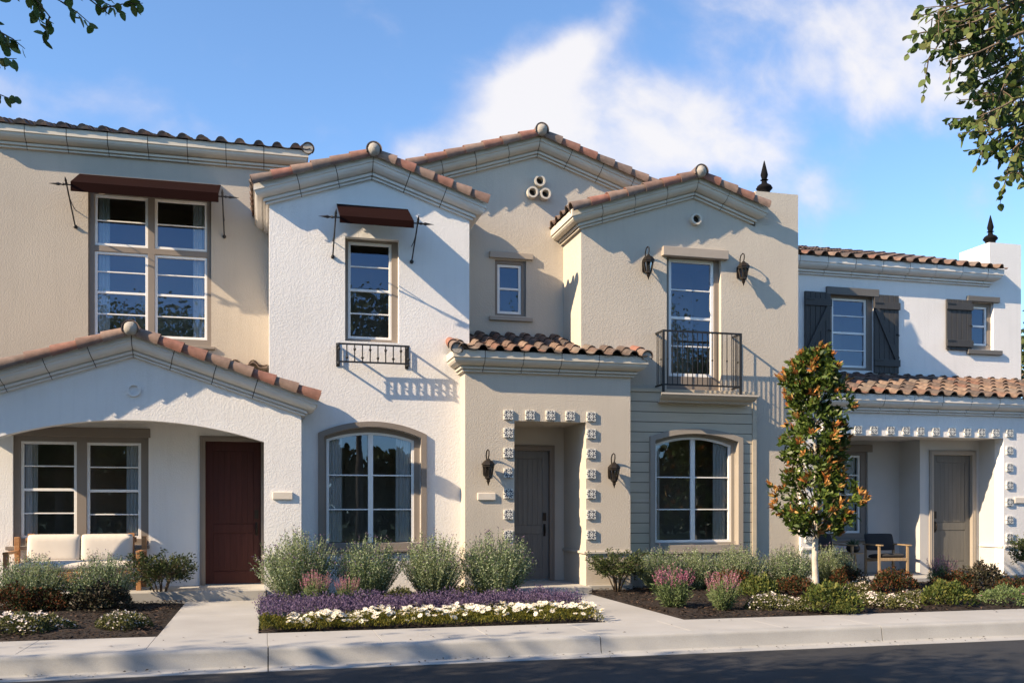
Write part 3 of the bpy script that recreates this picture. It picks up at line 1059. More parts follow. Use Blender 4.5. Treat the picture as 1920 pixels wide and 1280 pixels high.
for x in (bl0 + .014, bl1 - .014):
    mb.lathe([(.011, -.02), (.024, 0), (.011, .02)], (x, yb + .014, bb - .03), 8)
    mb.box(x - .013, x + .013, YF - .05, YF - .03, bb + .014, bt - .014)
    mb.box(x - .03, x + .03, YF - .012, YF + .005, bb - .05, bt + .05)
o = mb.build('window_railing', M['iron'], A)

# --- porch
px0, px1, pxp, pzp = -4.62, .557, -2.012, 3.823
d1x0, d1x1 = X(385, YPB), X(385, YPB) + .915
mb = MB()
arch = arch_poly(-3.97, -.034, .0, 2.536, 2.843, 26)
mb.panel([(px0, 0), arch[0]] + [arch[-1]] + arch[2:-1][::-1] + [arch[1]][:0] + [], [], YP1, YP1 + .01) if False else None
outer = [(px0, 2.56), (-4.4, 2.56), (-4.4, -.1), (-3.97, -.1)] + [(x, z) for x, z in arch[2:][::-1]] + [(-.034, -.1), (px1, -.1), (px1, zb(px1, pxp, pzp)), (pxp, pzp), (px0, zb(px0, pxp, pzp))]
mb.panel(outer, [], YP1, YP1 + .20)
mb.box(px1 - .28, px1, YP1 + .20, YF, -.1, 2.9)
mb.box(px0, px0 + .20, YP1 + .20, YPB, 2.75, 2.9)
o = mb.build('wall', M['white'], A)
o['label'] = 'white stucco porch front with a shallow arch'
mb = MB()
mb.box(px0, px1 - .05, YP1 + .20, YA, 2.88, 2.98)
mb.box(px0, px1 - .05, YP1 + .20, YA, 2.99, 3.03)
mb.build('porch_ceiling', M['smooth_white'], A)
pw = (X(24, YPB), X(278.5, YPB), Z(150, 1022, YPB), Z(150, 816, YPB))
mb = MB()
mb.panel(rect(-4.6, .05, 0, 2.9), [rect(*pw), rect(d1x0 - .02, d1x1 + .02, .1, .16 + 2.46)], YPB, YPB + .2)
o = mb.build('wall', M['white'], A)
o['label'] = 'porch back wall'
yc = YPB + .05
ls = sq(38.5, 144, 827, 1008, yc)
rs = sq(162.5, 264.5, 829.5, 1010, yc)
def rws(s):
    z0, z1 = s[0][1], s[2][1]
    return [(z0 + (z1 - z0) * .255, .022), (z0 + (z1 - z0) * .50, .045), (z0 + (z1 - z0) * .745, .022)]
make_window(A, yc, rect(*pw), [dict(poly=ls, rows=rws(ls)), dict(poly=rs, rows=rws(rs))], curtains=[(ls[0][0] + .05, ls[0][0] + .24), (rs[1][0] - .24, rs[1][0] - .05)],
            sill=(pw[0] - .1, pw[1] + .02, pw[2] - .06, pw[2] - .003, YPB - .07, YPB + .02),
            lintel=[(pw[0] - .03, pw[1] + .03, pw[3] - .02, pw[3] + .13, YPB - .035, YPB + .02)], room_d=1.3)
make_door(A, YPB, d1x0, d1x1, .16, .16 + 2.44, 'red_door', d1x1 - .075, 'taupe', label='oxblood red two-panel front door', gv=.0012)
gable_top(A, pxp, pzp, px0 - .02, px1, YP1, YA, M['cor_white'], YPB, YF + .02)
mb = MB()
tile_field(mb, (-.62, YA - .72, Z(480, 690, YA - .72)), (1, 0, 0), (0, .97, .24), (0, -.24, .97), .62, .7)
mb.build('valley_tile', M['tile'], A, smooth=True)
round_vent(A, X(251, YP1), Z(251, 731, YP1), YP1, .105, M['white'], depth=.035, hollow=False)
mb = MB()
mb.box(-4.7, .0, 15.78, YPB + .06, -.05, .155)
mb.build('porch_floor', M['step'], A, bevel=.012)
belt(A, -.055, px1 + .02, YP1, M['cor_white'])

# ================================================================== HOUSE B : tan, balcony
B = empty('town_house', (6.6, 17.0, 0), 'tan stucco town house with charcoal door, iron balcony and siding around an arched window', 'house', 'row of town houses')
# recessed wall with the highest gable
rxp, rzp, rx0, rx1 = 4.98, 8.118, 1.35, 8.6
sw = (X(928, YR), X(986.5, YR), Z(957, 592, YR), Z(957, 488, YR))
mb = MB()
mb.panel([(rx0, 6.3), (3.3, 6.3), (3.3, 3.5), (5.7, 3.5), (5.7, 6.3), (rx1, 6.3), (rx1, zb(rx1, rxp, rzp)), (rxp, rzp), (rx0, zb(rx0, rxp, rzp))],
         [rect(*sw)], YR, YR + .25)
o = mb.build('wall', M['tan'], B)
o['label'] = 'recessed tan wall under the highest gable'
gable_top(B, rxp, rzp, rx0, rx1, YR, YR + 5, M['cor_tan'], None, None)
yc = YR + .04
s0 = sq(932.5, 977.5, 496, 588.5, yc)
zz, h = s0[0][1], s0[2][1] - s0[0][1]
ll, lr = X(917, YR), X(998, YR)
make_window(B, yc, rect(*sw), [dict(poly=s0, rows=[(zz + h * .51, .04)], w=.05)],
            sill=(ll, lr, Z(957, 602, YR), Z(957, 594.5, YR), YR - .06, YR + .02), lintel=(ll, lr, Z(957, 486, YR), Z(957, 474.5, YR), YR - .07, YR + .02), cmat='taupe',
            trimmat=M['stone_trim'])
for u, v in ((1009, 343), (995.5, 364), (1019.5, 367)):
    round_vent(B, X(u, YR), Z(u, v, YR), YR, .105, M['cor_tan'], depth=.14)

# projecting wall with the balcony
fx0, fx1, fxp, fzp = 5.51, 9.90, 7.70, 7.215
blk = 8.99
btop = 7.47
fd = (X(1250, YF), X(1352, YF), Z(1296, 732, YF), Z(1296, 482, YF))
q = (X(1217.5, YSD), X(1391.5, YSD))
ringo = arch_poly(q[0], q[1], Z(1304, 1031, YSD), Z(1218, 818, YSD), Z(1304, 803, YSD))
ringi = shrink(ringo, .10)
mb = MB()
mb.panel([(fx0, -.1), (fx1, -.1), (fx1, btop), (blk, btop), (blk, zb(blk, fxp, fzp) + .2), (blk, zb(blk, fxp, fzp)), (fxp, fzp), (fx0, zb(fx0, fxp, fzp))],
         [rect(*fd), ringi], YF, YF + .25)
mb.box(fx0, fx0 + .25, YF + .25, YR + .05, -.1, zb(fx0, fxp, fzp))
mb.box(fx1 - .25, fx1, YF + .25, YC + 5, -.1, 6.9)
mb.box(blk, blk + .2, YF + .25, YF + .9, 6.4, btop - .001)
mb.box(blk + .2, fx1 - .002, YF + .25, YF + .9, 6.91, btop - .002)
o = mb.build('wall', M['tan'], B)
o['label'] = 'projecting tan wall behind the balcony'
gable_top(B, fxp, fzp, fx0, blk - .12, YF, YR + 4, M['cor_tan'], YR + .02, None)
mb = MB()
mb.lathe([(.155, 0), (.155, .04), (.135, .06), (.105, .10), (.10, .13), (.12, .17), (.145, .20), (.15, .225), (.13, .25), (.13, .27), (.09, .31), (.055, .33),
          (.045, .40), (.075, .42), (.045, .44), (.05, .46), (.068, .54), (.055, .62), (.012, .86), (.0015, .90)], (0, 0, 0), 14)
fin = mb.build('spire_finial', M['spire'], B, smooth=True, local=True)
fin.location = Vector((X(1433, YF + .3), YF + .3, btop - .003)) - B.location
fin.scale = (1.06, 1.06, .80)
# french window behind the balcony
yc = YF + .09
s0 = rect(X(1254, yc), X(1339, yc), Z(1296, 706, yc), Z(1296, 487, yc))
h, zz = s0[2][1] - s0[0][1], s0[0][1]
make_window(B, yc, rect(*fd), [dict(poly=s0, rows=[(zz + h * .26, .022), (zz + h * .50, .05), (zz + h * .74, .022)], w=.06)],
            lintel=(X(1240, YF), X(1362, YF), Z(1300, 484.5, YF), Z(1300, 467.5, YF), YF - .10, YF + .04), cmat='taupe', trimmat=M['stone_trim'])
round_vent(B, X(1302.5, YF), Z(1302.5, 413, YF), YF, .105, M['cor_tan'], depth=.10)
# lap siding panel round the arched window
sx0, sx1 = 6.2, X(1418, YSD)
sz1 = Z(1418, 741, YSD)
sz0 = .45
mb = MB()
bh = .185
z = sz0
xm0, xm1 = q[0] + .03, q[1] - .03
ztop_ring = max(p[1] for p in ringo) - .02
zbot_ring = ringo[0][1] + .03
k = 0
hole = arch_poly(q[0] + .03, q[1] - .03, ringo[0][1] + .02, Z(1218, 820, YSD), Z(1304, 805, YSD), 40)
spring, apex = hole[2][1], max(p[1] for p in hole)


def xarc(zq):
    if zq <= spring:
        return xm1
    best = min(hole[2:], key=lambda p: abs(p[1] - zq) + (0 if p[0] > (xm0 + xm1) / 2 else 9))
    return best[0]


while z < sz1 - .02:
    z1 = min(z + bh, sz1)
    za_, zb__ = z + .006, z1 - .006
    xr_ = sx1 - .085
    if zb__ < zbot_ring or za_ > apex:
        mb.box(sx0, xr_, YSD, YF - .012, za_, zb__)
    elif zb__ < spring:
        mb.box(sx0, xm0, YSD, YF - .012, za_, zb__)
        mb.box(xm1, xr_, YSD, YF - .012, za_, zb__)
    else:
        arc = [p for p in hole[2:] if za_ < p[1] < zb__]
        lf = [p for p in arc if p[0] < (xm0 + xm1) / 2]
        rt = [p for p in arc if p[0] >= (xm0 + xm1) / 2]
        xa = xarc(za_)
        if zb__ > apex:
            pl = [(sx0, za_), (xm0 + xm1 - xa, za_)] + lf[::-1] + rt[::-1] + [(xa, za_), (xr_, za_), (xr_, zb__), (sx0, zb__)]
            mb.panel(pl, [], YSD, YF - .012)
        else:
            xb = xarc(zb__)
            mb.panel([(sx0, za_), (xm0 + xm1 - xa, za_)] + lf[::-1] + [(xm0 + xm1 - xb, zb__), (sx0, zb__)], [], YSD, YF - .012)
            mb.panel([(xr_, zb__), (xb, zb__)] + rt + [(xa, za_), (xr_, za_)], [], YSD, YF - .012)
    z = z1
    k += 1
hole = arch_poly(q[0] + .02, q[1] - .02, ringo[0][1] + .02, Z(1218, 820, YSD), Z(1304, 805, YSD))
mb.panel(rect(sx0, sx1 - .002, sz0 + .01, sz1 - .002), [hole], YSD + .018, YF + .01, 1)
mb.box(sx1 - .08, sx1, YSD - .012, YF + .002, sz0, sz1)
o = mb.build('siding_panel', [M['siding'], M['joint']], B)
mb = MB()
mb.box(sx0, sx1 + .02, YSD - .03, YF + .003, sz1 + .001, sz1 + .06)
mb.build('siding_cap', M['siding'], o, bevel=.006)
yc = YSD + .10
fp = arch_poly(X(1228, yc), X(1371, yc), Z(1300, 1016, yc), Z(1228, 832, yc), Z(1300, 819, yc))
make_window(B, yc, ringi, [dict(poly=fp, rows=[(Z(1300, 894.5, yc), .022), (Z(1300, 954.5, yc), .022)], bars=[((fp[0][0] + fp[1][0]) / 2, .085)])],
            curtains=[(fp[0][0] + .05, fp[0][0] + .14), (fp[1][0] - .32, fp[1][0] - .05)], ring=(ringo, ringi, YSD - .05, YSD + .06),
            sill=(q[0] - .03, q[1] + .03, ringo[0][1] - .055, ringo[0][1] - .003, YSD - .08, YF), cmat='taupe_tan', trimmat=M['taupe_tan'], room_d=1.6)
# balcony: moulded shelf and iron railing
ybf = YF - .36
bx = (X(1243, ybf), X(1391, ybf))
zt_, zb_ = Z(1243, 619, ybf), Z(1243, 720, ybf)
zs = Z(1243, 736, ybf)
mb = MB()
sh = [(.44, 0), (.44, .03), (.425, .045), (.40, .05), (.38, .075), (.33, .10), (.27, .115), (.25, .12), (.25, .15), (.0, .165)]
sxa, sxb = X(1245, YF - .2) - .05, X(1400, YF - .2) + .02
SA_ = [(sxa - .10 * (o / .44), YF - o, zs - d) for o, d in sh]
SB_ = [(sxb + .10 * (o / .44), YF - o, zs - d) for o, d in sh]
piece(mb, SA_, SB_)
shelf = mb.build('balcony_shelf', M['smooth_tan'], B)
mb = MB()
for z, hgt in ((zt_, .032), (zb_, .028)):
    mb.box(bx[0], bx[1], ybf, ybf + .03, z - hgt / 2, z + hgt / 2)
    for xx in (bx[0], bx[1] - .03):
        mb.box(xx + .0005, xx + .0295, ybf + .0305, YF + .005, z - hgt / 2 + .0005, z + hgt / 2 - .0005)
for xx in (bx[0], bx[1] - .034):
    mb.box(xx - .002, xx + .036, ybf - .002, ybf + .036, zs - .002, zt_ + .012)
nb = 16
for i in range(1, nb):
    x = bx[0] + (bx[1] - bx[0]) * i / nb
    mb.box(x - .006, x + .006, ybf + .009, ybf + .021, zb_ + .012, zt_ - .012)
    if i % 3 == 1:
        mb.lathe([(.008, -.018), (.02, 0), (.008, .018)], (x, ybf + .015, (zt_ + zb_) / 2 - .02), 8)
for xx in (bx[0] + .014, bx[1] - .016):
    for yy in (ybf + .12, ybf + .22, ybf + .30):
        mb.box(xx - .006, xx + .006, yy - .006, yy + .006, zb_ + .012, zt_ - .012)
    mb.lathe([(.008, -.018), (.02, 0), (.008, .018)], (xx, ybf + .12, (zt_ + zb_) / 2 - .02), 8)
mb.build('balcony_railing', M['iron'], B)

# entry volume
ex0, ex1 = 3.294, 6.31
eo = (4.165, 5.475, .08, 2.975)
YD = 17.3
mb = MB()
mb.panel([(ex0, -.1), (eo[0], -.1), (eo[0], eo[3]), (eo[1], eo[3]), (eo[1], -.1), (ex1, -.1), (ex1, 3.79), (ex0, 3.79)], [], YE, YE + .22)
mb.box(ex0, ex0 + .22, YE + .22, YF + .1, -.1, 3.79)
mb.box(ex1 - .22, ex1, YE + .22, YF + .1, -.1, 3.79)
o = mb.build('wall', M['tan'], B)
o['label'] = 'tan wall of the entry block'
d2x1 = X(1030, YD)
d2x0 = d2x1 - .915
mb = MB()
mb.box(eo[0] - .12, eo[0], YE + .22, YD + .2, -.05, 3.1)
mb.box(eo[1], eo[1] + .12, YE + .22, YD + .2, -.05, 3.1)
mb.box(eo[0], eo[1], YE + .22, YD + .2, eo[3], eo[3] + .12)
mb.panel(rect(eo[0], eo[1], 0, eo[3]), [rect(d2x0 - .02, d2x1 + .02, .02, 2.57)], YD, YD + .15)
o = mb.build('wall', M['smooth_tan'], B)
o['label'] = 'plastered lining of the door recess'
make_door(B, YD, d2x0, d2x1, .10, 2.54, 'deep_door', d2x1 - .085, 'taupe', fw=.10, label='charcoal two-panel front door deep in its recess')
mb = MB()
mb.box(eo[0] - .06, eo[1] + .02, YE - .28, YD + .1, -.05, .095)
mb.build('porch_floor', M['step'], B, bevel=.012)
for xa, xb in ((eo[1] + .022, ex1 + .03), (ex0 - .03, eo[0] - .062)):
    mb = MB()
    mb.box(xa, xb, YE - .055, YE - .002, -.05, .10)
    mb.build('foundation', M['step'], B, bevel=.012)
belt(B, ex0 - .02, eo[0] - .001, YE, M['smooth_tan'], .655)
belt(B, eo[1] + .001, ex1 + .02, YE, M['smooth_tan'], .655)
mb = MB()
mb.box(eo[1] - .034, eo[1] - .001, YE + .003, YD, .655, .70)
mb.build('belt_course', M['smooth_tan'], B, bevel=.005)
mb = MB()
cornice_h(mb, ex0, ex1, YE, 3.787, left=YF + .02, right=YF + .02, first=.30, step=.68)
mb.build('cornice', [M['cor_tan'], M['joint']], B)
mb = MB()
ze = 3.787 + CH
x0_, x1_ = ex0 - .17, ex1 + .19
tile_field(mb, (x0_, YE - .27, ze + .006), (1, 0, 0), (0, CA, SA), (0, -SA, CA), bx1 - x0_ + .0, .72)
mb2 = MB()
tile_field(mb, (bx1 + .02, YE - .27, ze + .006), (1, 0, 0), (0, CA, SA), (0, -SA, CA), fx0 - bx1 - .02, 1.85)
tile_field(mb, (fx0 + .01, YE - .27, ze + .006), (1, 0, 0), (0, CA, SA), (0, -SA, CA), x1_ - fx0 - .01, .68)
mb.box(x0_ + .1, x1_ - .1, YE - .2, YF - .002, ze - .1, ze - .002, 1)
mb.add([(bx1 + .001, YE - .2, ze), (fx0 - .001, YE - .2, ze), (fx0 - .001, YR - .001, ze + 1.66 * SL), (bx1 + .001, YR - .001, ze + 1.66 * SL)], [(0, 1, 2, 3)], 1)
o = mb.build('roof', [M['tile'], M['joint']], B, smooth=True)
for xx in (x0_ - .02, x1_ + .02):
    mb = MB()
    rake_tiles(mb, (xx, YE - .28, ze + .015), (xx, YF - .01, ze + .015 + (YF - YE + .27) * SL), (1, 0, 0), r=.09, ln=.33)
    mb.lathe([(.085, 0), (.085, .03)], (xx, YE - .272, ze + .018), 18, 'Y', 1)
    mb.build('rake_tile', [M['rake'], M['mortar']], o, smooth=True)
dpts = []
for v in (777.6, 811, 848.5, 886.5, 925, 963.8, 1003):
    dpts.append((X(953, YE), Z(953, v, YE)))
for v in (781, 813, 850, 888, 925.5, 964, 1002):
    dpts.append((X(1108, YE), Z(1108, v, YE)))
for u, v in ((993.5, 778), (1031.7, 778.5), (1068.8, 779.5)):
    dpts.append((X(u, YE), Z(u, v, YE)))
deco_tiles(B, dpts, YE, .165)

# ================================================================== HOUSE C : white, shutters
Cc = empty('town_house', (13.2, 17.3, 0), 'white town house with slate shutters, furnished covered porch and border of flower tiles', 'house', 'row of town houses')
cx0, cx1 = 9.9, 16.42
cbl = 15.58
wa = (X(1549, YC), X(1640, YC), Z(1600, 694, YC), Z(1600, 550, YC))
wb = (X(1812, YC), X(1863, YC), Z(1840, 655, YC), Z(1840, 566, YC))
mb = MB()
mb.panel([(cx0 + .002, 2.9), (cx1, 2.9), (cx1, 7.36), (cbl, 7.36), (cbl, 6.36), (cx0 + .002, 6.36)], [rect(*wa), rect(*wb)], YC, YC + .25)
mb.box(cbl, cbl + .2, YC + .25, YC + .95, 6.0, 7.359)
mb.box(cbl + .2, cx1, YC + .25, YC + .95, 6.5, 7.358)
mb.box(cx1 - .25, cx1 - .002, YC + .25, YC + 8, 0, 6.5)
o = mb.build('wall', M['white'], Cc)
o['label'] = 'white upper wall with shuttered windows'
mb = MB()
cornice_h(mb, cx0 + .01, 15.50, YC, 6.36, right=YC + .02, first=.15)
mb.build('cornice', [M['cor_white'], M['joint']], Cc)
mb = MB()
ze = 6.36 + CH
tile_field(mb, (cx0 + .01, YC - .27, ze + .006), (1, 0, 0), (0, CA, SA), (0, -SA, CA), cbl - cx0 - .03, 3.7)
tile_field(mb, (cbl - .02, YC - .27, ze + .006), (1, 0, 0), (0, CA, SA), (0, -SA, CA), .22, .28)
mb.add([(cx0, YC + .01, ze + .07), (cbl, YC + .01, ze + .07), (cbl, YC + 3.4, ze + 3.55 * SL), (cx0, YC + 3.4, ze + 3.55 * SL)], [(0, 1, 2, 3)], 1)
mb.build('roof', [M['tile'], M['joint']], Cc, smooth=True)
fin2 = fin.copy()
COL.objects.link(fin2)
fin2.parent = Cc
fin2.location = Vector((X(1857, YC + .3), YC + .3, 7.357)) - Cc.location
fin2.scale = (1.06, 1.06, .80)
yc = YC + .09
s0 = sq(1560, 1625, 560, 688.5, yc)
h, zz = s0[2][1] - s0[0][1], s0[0][1]
make_window(Cc, yc, rect(*wa), [dict(poly=s0, rows=[(zz + h * .25, .022), (zz + h * .50, .045), (zz + h * .75, .022)])],
            lintel=(X(1548, YC), X(1646, YC), Z(1597, 554.5, YC), Z(1597, 540.5, YC), YC - .055, YC + .04), trimmat=M['slate'])
s0 = sq(1812, 1851, 574.5, 647.5, yc)
h, zz = s0[2][1] - s0[0][1], s0[0][1]
make_window(Cc, yc, rect(*wb), [dict(poly=s0, rows=[(zz + h * .5, .04)])],
            lintel=(X(1812, YC), X(1872, YC), Z(1842, 566.5, YC), Z(1842, 556.5, YC), YC - .055, YC + .04), trimmat=M['slate'],
            sill=(X(1812, YC), X(1876, YC), Z(1842, 665, YC), Z(1842, 656.5, YC), YC - .07, YC + .02))


def shutter(root, x0, x1, z0, z1, diag, Y, label=None):
    mb = MB()
    n = 5
    w = (x1 - x0) / n
    for i in range(n):
        mb.box(x0 + i * w + .004, x0 + (i + 1) * w - .004, Y - .05, Y - .012, z0, z1)
    mb.box(x0 + .004, x1 - .004, Y - .02, Y - .008, z0 + .02, z1 - .02)
    h = z1 - z0
    for zc in (z0 + h * .13, z1 - h * .14):
        mb.box(x0 - .012, x1 + .012, Y - .085, Y - .0505, zc - .075, zc + .075)
    za, zb2 = z0 + h * .13 + .08, z1 - h * .14 - .08
    if diag:
        a, b = ((x0 + .05, za), (x1 - .05, zb2)) if diag > 0 else ((x1 - .05, za), (x0 + .05, zb2))
        mb.bar((a[0], Y - .064, a[1]), (b[0], Y - .064, b[1]), .10, .027, up=(0, 1, 0)) if False else None
        d = Vector((b[0] - a[0], 0, b[1] - a[1]))
        L = d.length
        d.normalize()
        nn = Vector((-d.z, 0, d.x))
        mb.obox(((a[0] + b[0]) / 2, Y - .066, (a[1] + b[1]) / 2), d * (L / 2 + .0), Vector((0, .0155, 0)), nn * .055)
    o = mb.build('shutter', M['shutter'], root, bevel=.004)
    if label:
        o['label'] = label
    for zc in (z0 + h * .13, z1 - h * .14):
        hg = MB()
        hg.box(x0 + .0, x0 + .2, Y - .093, Y - .0855, zc + .03, zc + .06)
        hg.build('hinge', M['iron'], o)
    hg = MB()
    hg.tube([(x1 - .06, Y - .05, (z0 + z1) / 2), (x1 - .05, Y - .085, (z0 + z1) / 2 - .01), (x1 - .02, Y - .09, (z0 + z1) / 2 - .03)], .012, 6)
    hg.build('latch', M['iron'], o)
    return o


shutter(Cc, X(1511, YC - .08), X(1559.5, YC - .08), Z(1535, 688, YC - .08), Z(1535, 546, YC - .08), 1, YC)
shutter(Cc, X(1641, YC - .08), X(1687.5, YC - .08), Z(1664, 699, YC - .08), Z(1664, 552.5, YC - .08), -1, YC)
shutter(Cc, X(1777, YC - .08), X(1824.5, YC - .08), Z(1800, 655.5, YC - .08), Z(1800, 561, YC - .08), 0, YC, 'half closed slate shutter of the small window')
# porch front
co = (10.23, 14.53, 0, 2.872)
mb = MB()
mb.panel([(cx0 + .012, -.1), (co[0], -.1), (co[0], co[3]), (co[1], co[3]), (co[1], -.1), (cx1 + .3, -.1), (cx1 + .3, 3.31), (cx0 + .012, 3.31)], [], YCP, YCP + .25)
o = mb.build('wall', M['white'], Cc)
o['label'] = 'white porch front framed by flower tiles'
mb = MB()
cornice_h(mb, cx0 + .014, cx1 + .3, YCP, 3.312, first=.35)
mb.build('cornice', [M['cor_white'], M['joint']], Cc)
mb = MB()
ze = 3.312 + CH
tile_field(mb, (cx0 + .02, YCP - .27, ze + .006), (1, 0, 0), (0, CA, SA), (0, -SA, CA), cx1 + .3 - cx0, 1.97)
mb.add([(cx0 + .02, YCP + .01, ze + .07), (cx1 + .3, YCP + .01, ze + .07), (cx1 + .3, YC, ze + 1.86 * SL), (cx0 + .02, YC, ze + 1.86 * SL)], [(0, 1, 2, 3)], 1)
mb.build('roof', [M['tile'], M['joint']], Cc, smooth=True)
YCW, YCD = 17.66, 17.0
jx = 13.09
cw = (X(1532, YCW), X(1627, YCW), Z(1600, 1011, YCW), Z(1600, 845, YCW))
d3x0, d3x1 = X(1746.5, YCD + .05), X(1818.5, YCD + .05)
mb = MB()
mb.panel(rect(cx0 + .02, jx, 0, 2.9), [rect(*cw)], YCW, YCW + .2)
mb.box(jx, jx + .2, YCD, YCW + .2, 0, 2.9)
mb.panel([(jx + .2, 0), (d3x0 - .02, 0), (d3x0 - .02, 2.58), (d3x1 + .02, 2.58), (d3x1 + .02, 0), (co[1] + .25, 0), (co[1] + .25, 2.9), (jx + .2, 2.9)], [], YCD, YCD + .2)
mb.box(co[1], co[1] + .25, YCP + .25, YCD, -.05, 2.9)
mb.box(cx0 + .012, cx0 + .24, YCP + .25, YCW, -.05, 2.9)
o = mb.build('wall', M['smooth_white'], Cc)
o['label'] = 'smooth white walls inside the porch'
mb = MB()
mb.box(cx0 + .02, co[1] + .2, YCP + .25, YCW + .2, co[3] + .0, co[3] + .1)
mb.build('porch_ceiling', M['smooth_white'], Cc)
yc = YCW + .05
s0 = sq(1541, 1613.5, 853, 999, yc)
h, zz = s0[2][1] - s0[0][1], s0[0][1]
make_window(Cc, yc, rect(*cw), [dict(poly=s0, rows=[(zz + h * .255, .022), (zz + h * .50, .045), (zz + h * .745, .022)])],
            lintel=(cw[0] - .06, cw[1] + .09, cw[3] - .02, cw[3] + .13, YCW - .05, YCW + .02), curtains=[(s0[1][0] - .3, s0[1][0] - .06)],
            sill=(cw[0] - .05, cw[1] + .05, cw[2] - .05, cw[2] - .003, YCW - .05, YCW + .02))
make_door(Cc, YCD, d3x0, d3x1, .12, 2.56, 'grey_door', d3x0 + .075, 'taupe_tan', fw=.10, label='charcoal two-panel front door with its handle at the window side', gv=.0)
mb = MB()
mb.box(cx0 + .3, co[1] + .02, YCP - .25, YCW, -.05, .098)
mb.build('porch_floor', M['step'], Cc, bevel=.012)
mb = MB()
mb.box(co[1] + .03, cx1 + .3, YCP - .055, YCP - .002, -.05, .10)
mb.build('foundation', M['step'], Cc, bevel=.012)
belt(Cc, co[1] + .001, cx1 + .3, YCP, M['cor_white'], .655)
belt(Cc, cx0 + .014, co[0] - .001, YCP, M['cor_white'], .655)
mb = MB()
mb.box(co[1] - .034, co[1] - .001, YCP + .003, YCD - .04, .655, .70)
mb.build('belt_course', M['cor_white'], Cc, bevel=.005)
dpts = []
for u, v in ((1517, 801), (1548, 802.5), (1579.6, 804), (1608, 805), (1637.6, 806), (1669, 806.5), (1698, 807), (1725, 808), (1754, 808.8), (1784, 809.2), (1812.7, 809.7), (1839.4, 810.3), (1866, 811)):
    dpts.append((X(u, YCP), Z(u, v, YCP)))
for v in (811.5, 844, 876, 909, 941, 974, 1007):
    dpts.append((X(1892, YCP), Z(1892, v, YCP)))
for v in (838, 872, 907, 941, 975, 1009):
    dpts.append((X(1516, YCP), Z(1516, v, YCP)))
deco_tiles(Cc, dpts, YCP, .16)
# ------------------------------------------------------------------ things fixed to the houses
def awning(x0, x1, ztop, zfr, zlo, Yw, Yf, label):
    """canvas on a spear-ended iron rod carried by two braces"""
    r = empty('awning', ((x0 + x1) / 2, Yw, zlo), label, 'awning', 'maroon window awnings')
    t = .012
    mb = MB()
    vs = []
    for x in (x0, x1):
        vs += [(x, Yw - .002, ztop), (x, Yf, zfr), (x, Yf, zlo), (x, Yf + t, zlo), (x, Yf + t, zfr - t), (x, Yw - .002, ztop - t)]
    mb.add(vs, [(0, 1, 7, 6), (1, 2, 8, 7), (2, 3, 9, 8), (3, 4, 10, 9), (4, 5, 11, 10), (5, 0, 6, 11), (0, 5, 4, 3, 2, 1), (6, 7, 8, 9, 10, 11)])
    mb.build('canopy', M['awning'], r)
    zr = (zfr + zlo) / 2 + .03
    yr = Yf + .03
    mb = MB()
    mb.tube([(x0 - .07, yr, zr), (x1 + .07, yr, zr)], .012, 8)
    for s, xe in ((-1, x0 - .07), (1, x1 + .07)):
        pr = [(.012, 0), (.014, .03), (.026, .05), (.014, .07), (.014, .09), (.028, .12), (.018, .16), (.002, .27)]
        mb.lathe([(a, s * b) for a, b in pr], (xe, yr, zr), 8, 'X')
    mb.build('spear_rod', M['iron'], r, smooth=True)
    for xe in (x0 - .065, x1 + .065):
        mb = MB()
        zw = zlo - .38
        mb.tube([(xe, Yw - .02, zw), (xe, yr, zr)], .0125, 8)
        d = (Vector((0, yr, zr)) - Vector((0, Yw - .02, zw))).normalized()
        p = Vector((xe, yr, zr))
        mb.tube([p + d * q for q in (0, .03, .05, .075, .17)], [.013, .022, .014, .022, .002], 8)
        mb.lathe([(.012, -.04), (.034, -.025), (.034, .0), (.02, .012)], (xe, Yw - .005, zw), 10, 'Y')
        mb.tube([(xe, yr + .01, zr - .02), (xe, yr + .14, zr - .13), (xe, Yw - .25, zr - .19), (xe, Yw, zr - .20)], .008, 6)
        mb.build('brace', M['iron'], r, smooth=True)
    return r


awning(-3.17, -.80, 7.32, 6.925, 6.765, YA, YA - .80, 'wide maroon canvas awning over the four-sash window of the tan wall')
awning(1.155, 2.365, 6.61, 6.20, 6.085, YF, YF - .72, 'small maroon awning over the narrow window of the white bay')


